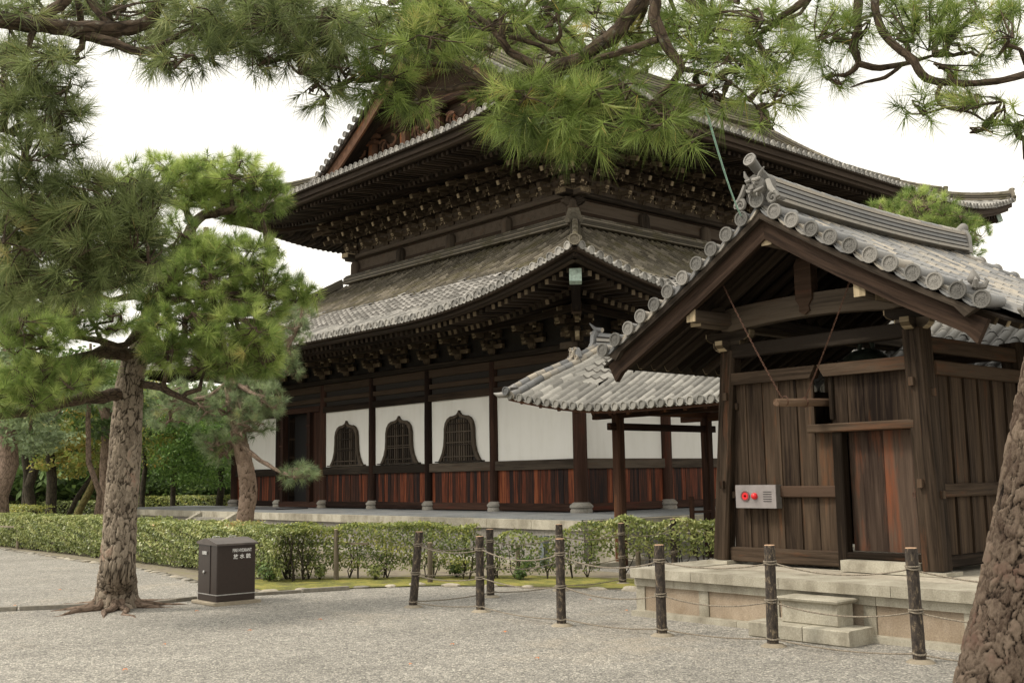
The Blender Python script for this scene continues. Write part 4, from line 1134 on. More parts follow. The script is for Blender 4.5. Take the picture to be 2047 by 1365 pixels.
# ridge and ridge-end ornaments
m = MB(); ys = np.linspace(YF+.12, YB-.1, 16)
ridge(m, [(XC, y, 4.60+.055*(2*(y-YF)/(YB-YF)-1)**2) for y in ys], .30, 9, .028, .075, seg=.28)
m.build('ridge', [M_TILE_T, M_GAP], tower)
m = MB()
c = np.array([XC, YF+.02, 4.62]); fz = np.array([0, -1., 0]); ux = np.array([1., 0, 0]); zz = np.array([0, 0, 1.])
m.prism([(-.13, 0), (.13, 0), (.17, .06), (.155, .14), (.16, .24), (.11, .31), (.06, .33), (-.06, .33), (-.11, .31), (-.16, .24), (-.155, .14), (-.17, .06)], c, ux, zz, -fz, .12)
m.lathe(c+fz*-.02+zz*.17, [(.12, 0), (.115, .06), (.08, .10), (.02, .12)], 14, 0, fz)
for sx in (-1, 1):
    for j, (a0, a1, r) in enumerate((((.045, .22), (.075, .36), .022),)):
        m.tube([c+ux*sx*a0[0]+zz*a0[1]+fz*.08, c+ux*sx*.10+zz*.30+fz*.09, c+ux*sx*.135+zz*.37+fz*.06], [.028, .022, .008], 7)
    m.tube([c+ux*sx*.015+zz*.235+fz*.12, c+ux*sx*.06+zz*.225+fz*.125, c+ux*sx*.10+zz*.25+fz*.09], [.02, .022, .012], 7)   # brow
    m.lathe(c+ux*sx*.05+zz*.195+fz*.085, [(.024, 0), (.022, .02), (.006, .035)], 8, 0, fz)
    m.tube([c+ux*sx*.02+zz*.10+fz*.11, c+ux*sx*.07+zz*.115+fz*.10, c+ux*sx*.115+zz*.15+fz*.06], [.018, .018, .012], 7)   # lip
    m.tube([c+ux*sx*.05+zz*.08+fz*.10, c+ux*sx*.055+zz*.045+fz*.11], [.012, .003], 5)
    sp = [c+ux*sx*(.215+.075*(1-q/16)*math.cos(q*.75))+zz*(.0+.075*(1-q/16)*math.sin(q*.75))+fz*.04 for q in range(14)]
    m.tube(sp, [.028-.0012*q for q in range(14)], 7); m.tube([sp[0]+fz*-.1, sp[0]], .03, 6)
    m.tube([c+ux*sx*.15+zz*.22+fz*.03, c+ux*sx*.19+zz*.12+fz*.04, c+ux*sx*.24+zz*.06+fz*.04], [.03, .035, .03], 7)
m.box(c+fz*.10+zz*.155, (.05, .06, .05))
m.tube([c+zz*.30-fz*.18, c+zz*.36-fz*.02, c+zz*.46+fz*.12], [.05, .055, .062], 12); disc(m, c+zz*.46+fz*.12, nrm([0, -1, .35]), .078, .03, 18, 0)
m.build('ridge_end_ornament', [M_ONI], tower)
m = MB(); c2 = np.array([XC, YB-.02, 4.62])
m.prism([(-.16, 0), (.16, 0), (.15, .24), (.1, .33), (-.1, .33), (-.15, .24)], c2, ux, zz, -fz, -.10); m.tube([c2+zz*.28-[0, .15, 0], c2+zz*.40+[0, .1, 0]], [.05, .07], 12)
m.build('ridge_end_ornament', [M_ONI], tower)
m = MB(); cp = np.array([XC+2.28, YF+.22, float(zt(2.28))+.10])    # bud ornament on the corner
m.lathe(cp+[0, 0, .03], [(.02, 0), (.055, .03), (.06, .06), (.04, .10), (.004, .155)], 12)
for k in range(4):
    a = k*1.57+.6; u2 = np.array([math.cos(a), math.sin(a), 0]); m.tube([cp+u2*.02, cp+u2*.09+[0, 0, .01], cp+u2*.12+[0, 0, .06], cp+u2*.10+[0, 0, .09]], [.03, .035, .02, .006], 7)
m.build('bud_ornament', [M_ONI], tower)

# bell, striker, alarm panel, steps in front
bell = MB(); bc = np.array([XC, -6.1, 2.02])
bell.lathe(bc, [(.36, 0), (.375, .05), (.35, .1), (.335, .5), (.32, .8), (.27, .98), (.16, 1.06), (.03, 1.09)], 28)
for z in (.28, .31, .72, .75): bell.lathe(bc+[0, 0, z], [(.352, 0), (.352, .015)], 28)
o = bell.build('temple_bell', [M_BRONZE]); tag(o, 'dark green bronze bell hanging inside the board-walled bell tower', 'bell')
m = MB(); m.tube([bc+[math.cos(a)*.09, 0, 1.08+math.sin(a)*.14] for a in np.linspace(0, math.pi, 9)], .028, 8); m.build('hanging_loop', [M_BRONZE], o)
lg = thing('striker_log', 'slim wooden striking log hung on two rusty chains in the notch of the tower boards', 'bell striker', (11.22, -7.4, 2.35))
m = MB(); m.tube([(11.22, -8.12, 2.375), (11.22, -6.55, 2.43)], [.044, .047], 14, 0); m.cyl((11.22, -8.124, 2.375), .040, .040, .006, (0, -1, 0), 14, 0); m.build('log', [M_LOG, M_END], lg)
def chain(p0, p1):
    m = MB(); p0 = np.array(p0, float); p1 = np.array(p1, float); L = np.linalg.norm(p1-p0); n = int(L/.034); d = (p1-p0)/L
    a = nrm(np.cross(d, [0, 0, 1.])); b = np.cross(d, a)
    for i in range(n):
        q = p0+(p1-p0)*(i+.5)/n - np.array([0, 0, .03*math.sin(math.pi*(i+.5)/n)]); u_ = a if i % 2 else b
        m.tube([q + d*math.cos(t)*.024 + u_*math.sin(t)*.009 for t in np.linspace(0, 6.283, 7)], .0034, 4, 0, False)
    m.build('chain', [M_RUST], lg)
cl = np.array([10.36, -7.93, 3.80]); chain((10.38, -7.93, float(zt(.78))-.20), (11.20, -7.98, 2.42)); chain((12.13, -7.9, float(zt(.98))-.2), (11.24, -7.60, 2.44))
m = MB()
for yy3 in (-7.98, -7.60): m.tube([(11.22+.055*math.cos(t), yy3+.02*math.sin(t*.5), 2.395+.055*math.sin(t)) for t in np.linspace(0, 6.283, 12)], .006, 5)
m.build('chain_ring', [M_RUST], lg)
al = thing('alarm_panel', 'grey metal fire alarm panel with red ring and button on the tower boards', 'alarm panel', (10.36, -7.34, 1.20))
m = MB(); m.box((10.36, -7.34, 1.34), (.58, .10, .275)); m.box((10.36, -7.395, 1.34), (.574, .012, .269), mat=1)
for z in np.linspace(1.285, 1.395, 5): m.box((10.53, -7.403, z), (.115, .006, .007), mat=2)
m.build('case', [M_ALUD, M_ALU, M_BLACK], al)
m = MB(); m.lathe((10.215, -7.40, 1.345), [(.062, 0), (.062, .014), (.05, .014), (.046, .004)], 22, 0, (0, -1, 0)); m.lathe((10.215, -7.40, 1.345), [(.044, 0), (.044, .012), (.016, .012), (.014, .004)], 22, 1, (0, -1, 0)); m.build('call_point', [M_REDD, M_RED], al)
m = MB(); m.lathe((10.35, -7.40, 1.345), [(.04, 0), (.04, .012), (.035, .03), (.018, .042), (.001, .045)], 20, 0, (0, -1, 0)); m.build('lamp_button', [M_RED], al)
g0, g1 = ground_at(1568, 1275), ground_at(1707, 1290)
stp = thing('stone_step_block', 'pair of stacked granite step blocks in front of the bell tower base', 'stone step', ((g0[0]+g1[0])/2, g0[1]+.2, 0))
m = MB(); cx_ = 12.12; yy_ = -8.78
m.box((cx_-.42, yy_-.02, .075), (.40+.22, .44, .15), bev=.012, rnd=.3); m.box((cx_+.15, yy_-.02, .075), (.50, .44, .148), bev=.012, rnd=.8); m.build('lower_block', [M_GRANITE], stp)
m = MB(); m.box((cx_-.12, yy_+.05, .265), (.62, .27, .23), bev=.012); m.loft([[(cx_-.12+sx*w, yy_+.05+sy*(w-.16), z) for sx, sy in ((-1, -1), (1, -1), (1, 1), (-1, 1))] for w, z in ((.315, .355), (.345, .372), (.35, .39), (.335, .402))], 0, False); m.build('upper_block', [M_GRANITE], stp)

# ================================================================ covered walkway
WX0, WX1, WY0, WY1, WYC = 2.84, 14.6, -4.45, .05, -2.2
walk = thing('covered_walkway', 'open timber walkway with a pale tiled roof between the hall corner and the bell tower', 'covered walkway', (8.5, -2.2, 0))
def wz(s, d):
    lift = .40*np.clip(1-s/2.7, 0, 1)**2*np.clip(1.25-d/2.4, 0, 1); return 2.79 + .50*d + .035*d*d + lift
def wb(s, d): return np.stack([WX0 + s - .30*np.clip(1-s/1.6, 0, 1)**2*np.clip(1-d/1.5, 0, 1), WY0 + d, wz(s, np.maximum(d, -.05))], 1)
def wb2(s, d): return np.stack([WX1 - s, WY1 - d, wz(WX1-WX0-s, np.maximum(d, -.05))], 1)
m = MB(); L = WX1-WX0; n = int(L/.205); rows = [(i+.5)*L/n for i in range(n)]
tile_rows(m, wb, [s for s in rows if not (.62 < s < 2.3)], lambda s: 2.2, L/n, .068, .25, None, (0, 1, 0), seed=51, joint=2)
for s in [s for s in rows if .62 < s < 2.3]:
    tile_rows(m, wb, [s], lambda s_: 2.2, L/n, .068, .25 if s < 1.3 else .25, [(.55 + max(0, (s-1.2)*.75), 'round'), (5, 'flat')], (0, 1, 0), seed=int(s*100), joint=2)
tile_rows(m, wb2, rows, lambda s: 2.2, L/n, .068, .25, None, (0, 1, 0), seed=52)
m.build('roof_tiles', [M_TILE_W, M_TILE_W, M_JOINT], walk)
m = MB()
for s in rows:
    p = wb(np.array([s]), np.array([-.05]))[0]; disc(m, p+[0, 0, .03], (0, -1, 0), .076, .04, 14, 0, False)
    q = wb(np.array([s+L/n/2]), np.array([-.05]))[0]; m.prism([(-.07, 0), (0, -.045), (.07, 0), (0, -.018)], q, [1., 0, 0], [0, 0, 1.], [0, 1., 0], .05)
m.build('eave_end_tiles', [M_TILE_W], walk)
m = MB()
for k, (off, dmx) in enumerate(((.0, 2.25), (.15, 2.2))):
    pts = [wb(np.array([off]), np.array([d]))[0] + [0, 0, .07 if k == 0 else .05] for d in np.linspace(-.08, dmx, 14)]
    for i in range(13): m.tube([pts[i], pts[i+1]], [.078, .070], 10)
p = wb(np.array([0.]), np.array([-.1]))[0]; m.tube([p+[.08, .05, .03], p+[-.08, -.06, .02], p+[-.18, -.10, .06]], [.07, .055, .012], 10)
disc(m, p+[.10, -.02, .09], (0, -1, 0), .085, .04, 14); m.lathe(p+[.16, .12, .13], [(.05, 0), (.08, .03), (.06, .07), (.01, .1)], 10)
ridge(m, [(x, WYC, wz(3, 2.2)-.03 + .16*max(0, 1-(x-WX0)/1.6)**2) for x in np.linspace(WX0+.05, WX1, 18)], .30, 6, .045, .075, side=np.array([0, 1., 0]))
c = np.array([WX0+.0, WYC, wz(3, 2.2)+.1]); oni_plate(m, c, (-1, 0, 0), .36, .42)
oni_plate(m, wb(np.array([.06]), np.array([1.55]))[0]+[0, 0, .05], nrm([-.2, -1, 0]), .30, .24)
m.tube([c+[.1, 0, .42], c+[-.1, 0, .46], c+[-.26, 0, .60]], [.05, .045, .012], 8)
m.build('roof_ridge', [M_TILE_T, M_GAP], walk)
m = MB()
for (s0_, f) in ((0, wb), (1, wb2)):
    V = []; tt = np.linspace(.02, L-.02, 40)
    for d in (.04, 1.1, 2.18): P = f(tt, np.full(40, d)); P[:, 2] -= .07; V.append(P)
    m.add(np.concatenate(V), [(k*40+i, k*40+i+1, (k+1)*40+i+1, (k+1)*40+i) for k in range(2) for i in range(39)], 0)
tt = np.linspace(.02, L-.02, 40); P = wb(tt, np.full(40, .02)); P[:, 2] -= .085; sweep_rect(m, P, .07, .06, (0, 1., 0)); m.build('roof_boarding', [M_NEW], walk)
for s in np.arange(.18, L-.1, .42):
    m = MB(); a = wb(np.array([s]), np.array([.1]))[0]-[0, 0, .15]; b = wb(np.array([max(s, .3)]), np.array([2.1]))[0]-[0, 0, .15]; m.beam(a, b, .07, .09); m.build('rafter', [M_NEW], walk)
for x in (4.5, 7.9, 11.3, 14.0):
    for yy4 in (-3.48, -.92):
        m = MB(); m.beam((x, yy4, 0.0), (x, yy4, 2.72), .19, .19, up=(0, 1, 0), bev=.03); m.build('post', [M_NEW], walk)
    m = MB(); m.beam((x, -3.72, 2.51), (x, -.68, 2.51), .10, .13, bev=.01); m.build('tie_beam', [M_NEW], walk)
    m = MB(); m.beam((x, -3.6, 2.80), (x, -.8, 2.80), .12, .14); m.beam((x, WYC, 2.86), (x, WYC, 3.9), .12, .12, up=(0, 1, 0)); m.build('roof_truss', [M_NEW], walk)
for yy4 in (-3.48, -.92):
    m = MB(); m.beam((3.9, yy4, 2.74), (WX1-.1, yy4, 2.74), .13, .15, bev=.01); m.build('purlin', [M_NEW], walk)
m = MB(); m.beam((4.62, -1.02, .9), (4.62, -1.6, .9), .04, .05); m.beam((4.62, -1.02, .6), (4.62, -1.6, .6), .04, .05); m.beam((4.62, -1.6, .1), (4.62, -1.6, 1.2), .07, .07, up=(0, 1, 0)); m.build('side_frame', [M_NEW], walk)

# ================================================================ hydrant cabinet
hx0, hx1, hy0, hy1 = 4.13, 4.69, -11.46, -10.90
hyd = thing('hydrant_cabinet', 'dark brown metal fire hydrant cabinet lettered in white on the gravel', 'hydrant cabinet', ((hx0+hx1)/2, (hy0+hy1)/2, 0))
m = MB(); m.box(((hx0+hx1)/2, (hy0+hy1)/2, .42), (hx1-hx0, hy1-hy0, .74), bev=.008); m.box(((hx0+hx1)/2, (hy0+hy1)/2, .095), (hx1-hx0-.02, hy1-hy0-.02, .09))
m.box(((hx0+hx1)/2, (hy0+hy1)/2, .135), (hx1-hx0+.008, hy1-hy0+.008, .012), mat=1)
m.box((hx1-.19-.0, hy0-.003, .46), (.006, .008, .64), mat=2)
m.build('cabinet_body', [M_HYD, M_METAL, M_BLACK], hyd)
m = MB()
yc = (hy0+hy1)/2; xm = hx1-.34
m.prism([(hx0-.02, .79), (hx1+.035, .775), (hx1+.035, .80), (xm+.08, .865), (xm-.02, .865), (hx0-.02, .82)], (0, hy0-.02, 0), [1., 0, 0], [0, 0, 1.], [0, 1., 0], hy1-hy0+.04)
m.build('lid', [M_HYDT], hyd)
m = MB()
for yy5 in (yc-.14, yc+.10): m.tube([(xm+.02, yy5-.05, .867), (xm+.02, yy5-.05, .88), (xm+.02, yy5+.05, .88), (xm+.02, yy5+.05, .867)], .007, 6)
m.build('lid_handle', [M_METAL], hyd)
m = MB(); m.box((hx0+.21, hy0-.008, .675), (.13, .012, .045)); m.build('vent_plate', [M_METAL], hyd)
m = MB(); m.lathe((hx0+.19, hy0-.002, .42), [(.022, 0), (.022, .012), (.012, .016)], 12, 0, (0, -1, 0)); m.box((hx0+.21, hy0-.02, .42), (.045, .01, .012)); m.build('latch_handle', [M_METAL], hyd)
m = MB(); m.box(((hx0+hx1)/2, (hy0+hy1)/2, .022), (.68, .68, .045), bev=.01); m.build('concrete_pad', [M_MOUND], hyd)
def lettering(name, text, size, loc, rot, mat, parent, wscale=1.0):
    cu = bpy.data.curves.new(name, 'FONT'); cu.body = text; cu.size = size; cu.extrude = .0012; cu.align_x = 'CENTER'; cu.resolution_u = 3; cu.offset = size*.012
    t = bpy.data.objects.new('tmp_text', cu); COL.objects.link(t)
    bpy.context.view_layer.update()
    me = bpy.data.meshes.new_from_object(t.evaluated_get(bpy.context.evaluated_depsgraph_get()))
    bpy.data.objects.remove(t); me.materials.clear(); me.materials.append(mat)
    o = bpy.data.objects.new(name, me); put(o, parent, loc); o.rotation_euler = rot; o.scale = (wscale, 1, 1); return o
lettering('lettering', 'FIRE HYDRANT', .062, (hx1+.003, yc+.08, .685), (math.pi/2, 0, math.pi/2), M_WHITE, hyd, .66)
lettering('lettering', '放 水 銃', .068, (hx1+.003, yc+.08, .60), (math.pi/2, 0, math.pi/2), M_WHITE, hyd, 1.05)

# ================================================================ rope fence
posts = [(1343, 1041, 6.82, -4.75, .92, 0), (1245, 1048, 6.82, -5.95, .90, 0), (1120, 1054, 6.77, -7.2, .93, 0), (981, 1062, 6.65, -8.4, .91, 0),
         (825, 1069, 6.78, -9.80, .94, .09), (961, 1077, 7.80, -9.53, .90, 0), (1123, 1084, 9.44, -9.74, .93, 0), (1323, 1098, 10.73, -9.57, .90, 0),
         (1546, 1104, 11.94, -9.39, .93, .01), (1838, 1116, 13.35, -9.29, .95, -.015)]
plab = ['farthest dark rope-fence post, beyond the left end of the granite tower base', 'rope-fence post just beyond the left corner of the granite tower base', 'rear rope-fence post half hidden behind the tallest speckled front post',
        'slim rope-fence post standing at the edge of the mossy bed', 'leaning rope-fence post at the left corner of the fence, on a pale cement mound', 'front rope-fence post next to the leaning corner post',
        'speckled front rope-fence post midway between leaning post and tower base', 'rope-fence post in front of the left end of the granite tower base', 'rope-fence post left of the stacked granite step blocks', 'rope-fence post right of the step blocks, nearest the thick leaning trunk']
tops = []
pm = []
for (u, v, x, y, h, lean), lab in zip(posts, plab):
    m = MB(); lv = RR*lean*h; a = np.array([x, y, 0]); b = a + lv + [0, 0, h]
    r = .052; pts = [a+(b-a)*t for t in (0, .3, .6, .93, 1)]
    m.tube(pts, [r*1.05, r*1.02, r*.98, r, r*.97], 12, 0, True, True, .04); m.cyl(b+[0, 0, .0], r*.94, r*.9, .006, (0, 0, 1), 12, 1)
    o = m.build('fence_post', [M_POST, M_CUT], None, loc=(x, y, 0)); tag(o, lab, 'fence post', 'wooden posts of the rope fence')
    m = MB(); m.lathe((x+.01, y, -.015), [(.13, 0), (.12, .02), (.085, .04), (.03, .045)], 14, 0); m.build('footing', [M_MOUND], o)
    pm.append((a, b-a))
end = (np.array([14.75, -9.15, 0]), np.array([0, 0, .9])); pm2 = pm + [end]
for lvl, (fr, sag, lab) in enumerate(((.82, .085, 'topmost slack rope strung through all the fence posts'), (.44, .07, 'middle slack rope strung through the fence posts at knee height'), (.075, .035, 'lowest rope of the fence, sagging just above the gravel'))):
    m = MB()
    for (a, da), (b, db) in zip(pm2[:-1], pm2[1:]):
        A = a+da*(fr+random.uniform(-.02, .02)); B = b+db*fr; off = nrm(np.cross(B-A, [0, 0, 1]))*.0
        sg = sag*random.uniform(.7, 1.25)*min(1, np.linalg.norm(B-A)/1.3)
        pts = [A+(B-A)*t - np.array([0, 0, sg*4*t*(1-t)]) for t in np.linspace(0, 1, 14)]
        if fr < .1:
            for p in pts: p[2] = max(p[2], .012)
        m.tube(pts, .0075, 6)
    for (a, da) in pm:
        c = a+da*fr; m.tube([c+[.058*math.cos(t), .058*math.sin(t), .006*math.sin(t*2)] for t in np.linspace(0, 6.283, 14)], .008, 5, 0, False)
        if lvl < 2: m.tube([c+[.06*math.cos(t), .06*math.sin(t), .022+.004*math.sin(t)] for t in np.linspace(0, 6.283, 14)], .007, 5, 0, False)
    o = m.build('fence_rope', [M_ROPE]); tag(o, lab, 'rope', 'ropes of the post fence')

# small grey garden light post
gl = ground_at(1089, 1135); m = MB(); m.box((gl[0], gl[1], .27), (.13, .13, .54), bev=.01); o = m.build('garden_light_post', [M_GREYP]); tag(o, 'short grey square metal light post in the mossy bed', 'light post')
m = MB(); m.box((gl[0], gl[1], .555), (.14, .14, .03)); m.build('cap', [M_GREYP], o)
# cord from the pine to the tower roof
a = at(1385, 120, 6.3); b = np.array([10.93, -8.22, 4.50]); m = MB(); m.tube([a+(b-a)*t-np.array([0, 0, .10*4*t*(1-t)]) for t in np.linspace(0, 1, 12)], .008, 5)
o = m.build('support_cord', [M_CORD]); tag(o, 'thin pale green cord running from the overhanging pine limb to the tower gable', 'cord')

# ================================================================ planting beds, edging
def flat(name, pts, z, mat, kind='structure'):
    m = MB(); m.add([(x, y, z) for x, y in pts], [tuple(range(len(pts)))], 0, False, .5); o = m.build(name, [mat]); tag(o, kind=kind); return o
e = [(-34, -9.35), (-12, -9.25), (-1.7, -9.6), (3.4, -10.35), (4.1, -9.2), (4.7, -8.05), (5.7, -7.4), (7.25, -6.65), (8.6, -6.2), (9.3, -5.9)]
flat('garden_soil', e + [(9.3, -4.6), (3.9, -4.6), (-34, -4.6)], .008, M_SOIL)
inner = [(3.5, -10.1), (4.2, -9.0), (4.85, -7.95), (5.8, -7.3), (7.3, -6.55), (8.6, -6.1), (8.6, -5.6), (6.6, -5.3), (4.6, -6.0), (3.0, -7.8), (1.6, -9.4), (1.9, -9.95)]
flat('moss', inner, .016, M_MOSS)
m = MB()
for (p0, p1) in (((-24, -4.45), (4.4, -4.45)), ((4.45, -4.4), (4.45, -2.9))):
    p0 = np.array([*p0, .03]); p1 = np.array([*p1, .03]); L_ = np.linalg.norm(p1-p0); n_ = int(L_/1.3)
    for i in range(n_): m.beam(p0+(p1-p0)*(i+.004)/n_, p0+(p1-p0)*(i+.99)/n_, .22, .1)
o = m.build('drip_kerb', [M_GRANITE]); tag(o, kind='structure')
# edging stones along the bed
def rock(name, c, sx, sy, sz, rz, mat):
    m = MB(); n = 9; rg = np.random.default_rng(int(abs(c[0]*1000+c[1]*77)) % 99991); rings = []
    for j, (zz_, rr) in enumerate(((-.3, .95), (.15, 1.0), (.6, .88), (.9, .55), (1.0, .1))):
        ang = np.arange(n)*2*math.pi/n; k = rr*(1+rg.uniform(-.18, .18, n))
        x = np.cos(ang)*k*sx; y = np.sin(ang)*k*sy; ca, sa = math.cos(rz), math.sin(rz)
        rings.append(np.stack([c[0]+x*ca-y*sa, c[1]+x*sa+y*ca, c[2]+np.full(n, zz_*sz)+rg.uniform(-.08, .08, n)*sz], 1))
    m.loft(rings, 0, True, True); return m.build(name, [mat])
path = [(-12.5, -9.35), (-1.7, -9.7), (3.3, -10.45), (4.0, -9.3), (4.6, -8.15), (5.6, -7.5), (7.1, -6.75), (9.0, -6.2)]
pp = []
for (a, b) in zip(path[:-1], path[1:]):
    L_ = math.dist(a, b); k = max(1, int(L_/.42)); pp += [((a[0]+(b[0]-a[0])*i/k), (a[1]+(b[1]-a[1])*i/k), math.atan2(b[1]-a[1], b[0]-a[0])) for i in range(k)]
for i, (x, y, an) in enumerate(pp):
    big = x > 4.4; s = random.uniform(.09, .17)
    o = rock('edging_stone', (x+random.uniform(-.03, .03), y+random.uniform(-.04, .04), 0), s, random.uniform(.07, .11), random.uniform(.03, .065)*(1.15 if big else .7), an+random.uniform(-.2, .2), M_EDGE if (big or random.random() < .4) else M_KERB)
    tag(o, 'low rough stone in the edging row around the planting bed', 'edging stone', 'edging stones along the bed')
# half buried kerb between the big pine and the cabinet
k0 = ground_at(-120, 1226); k1 = ground_at(195, 1213); m = MB()
for (a, b) in ((k0, k1), (ground_at(300, 1208), ground_at(392, 1198)), (ground_at(505, 1190), ground_at(700, 1178))):
    n_ = max(2, int(np.linalg.norm(b-a)/.8))
    for i in range(n_):
        p = a+(b-a)*i/n_; q = a+(b-a)*(i+.96)/n_; p[2] = q[2] = .012+random.uniform(0, .02); m.beam(p, q, .10, .05, rnd=random.random())
o = m.build('kerb', [M_KERB]); tag(o, kind='structure')

# fallen leaves
for i, (u, v) in enumerate([(250, 1341), (1075, 1318), (393, 1223), (1253, 1222), (30, 1212), (905, 1290), (1690, 1245), (500, 1262), (1180, 1200), (1375, 1230), (640, 1240), (330, 1290), (820, 1330), (120, 1180), (1010, 1265)]):
    p = ground_at(u, v); m = MB(); an = random.uniform(0, 6); s = .022 + .010*random.random()
    pts = [p + [math.cos(an+t)*s*r_, math.sin(an+t)*s*r_, .012+.012*(j % 2)] for j, (t, r_) in enumerate(((0, 1.3), (.6, .5), (1.2, 1.1), (2.1, .5), (2.8, 1.2), (3.6, .5), (4.3, 1.1), (5.3, .5)))]
    m.add(pts, [(0, 1, 7), (1, 2, 3), (3, 4, 5), (5, 6, 7), (1, 3, 5, 7)], 0, False, .5); o = m.build('fallen_leaf', [M_LEAFF]); tag(o, 'single small orange leaf fallen on the grey gravel', 'leaf', 'orange leaves scattered on the gravel')

# ================================================================ pines
def needles(C, A, rg, k, Ln, wd, shoot=.05, lo=.35, hi=1.45, droop=.10, tint=None, tj=.18):
    """C, A (n,3): shoot bases and directions -> triangles, face tint"""
    n = len(C); A = A/np.linalg.norm(A, axis=1)[:, None]
    ref = np.where(np.abs(A[:, 2:3]) < .9, [[0, 0, 1.]], [[1., 0, 0]]); U = np.cross(A, ref); U /= np.linalg.norm(U, axis=1)[:, None]; V = np.cross(A, U)
    C = np.repeat(C, k, 0); A = np.repeat(A, k, 0); U = np.repeat(U, k, 0); V = np.repeat(V, k, 0); N = n*k
    t = rg.uniform(0, 1, N)**1.2; ph = rg.uniform(0, 2*math.pi, N); sp_ = np.repeat(rg.uniform(.62, 1.12, n), k); th = (hi - (hi-lo)*t)*sp_ + rg.uniform(-.26, .26, N)
    d = A*np.cos(th)[:, None] + (U*np.cos(ph)[:, None] + V*np.sin(ph)[:, None])*np.sin(th)[:, None]
    L = Ln*rg.uniform(.62, 1.12, N)*np.repeat(rg.uniform(.62, 1.18, n), k); base = C + A*(shoot*(t*1.6-.4))[:, None]
    tip = base + d*L[:, None]; tip[:, 2] -= droop*L*rg.uniform(.3, 1.6, N)
    sd = np.cross(d, rg.normal(size=(N, 3))); sd /= np.linalg.norm(sd, axis=1)[:, None]; sd *= wd/2
    P = np.stack([base-sd, base+sd, tip], 1).reshape(-1, 3)
    if tint is None: tint = rg.uniform(.15, .85, n)
    r = np.clip(np.repeat(tint, k) + rg.uniform(-tj, tj, N), 0, .94)
    dead = (rg.uniform(0, 1, N) < .02) | np.repeat(rg.uniform(0, 1, n) < .012, k); r[dead] = rg.uniform(.95, 1, dead.sum())
    keep = rg.uniform(0, 1, N) < np.repeat(rg.uniform(.45, 1.1, n), k); P = P.reshape(-1, 3, 3)[keep].reshape(-1, 3); r = r[keep]
    return P, np.arange(len(P)).reshape(-1, 3), r
def wob_path(a, b, rg, k=4, amp=.06, sag=0):
    L = np.linalg.norm(b-a); pts = []
    for i in range(k+1):
        t = i/k; p = a+(b-a)*t; 
        if 0 < i < k: p = p + rg.normal(size=3)*amp*L
        p[2] -= sag*L*4*t*(1-t); pts.append(p)
    return pts
def limb_pts(L): # (u, v, D, radius_px) -> world pts and radii, resampled with a smooth curve
    P = np.array([at(u, v, D) for u, v, D, r in L]); R = np.array([r*D/F_PX/(1+((u-PW/2)/F_PX)**2)*.94 for u, v, D, r in L]); n = len(P)
    out = []; rad = []
    for i in range(n-1):
        p0, p1, p2, p3 = P[max(i-1, 0)], P[i], P[i+1], P[min(i+2, n-1)]
        for t in (0, .33, .67):
            out.append(.5*((2*p1)+(-p0+p2)*t+(2*p0-5*p1+4*p2-p3)*t*t+(-p0+3*p1-3*p2+p3)*t**3)); rad.append(R[i]+(R[i+1]-R[i])*t)
    out.append(P[-1]); rad.append(R[-1]); return out, rad
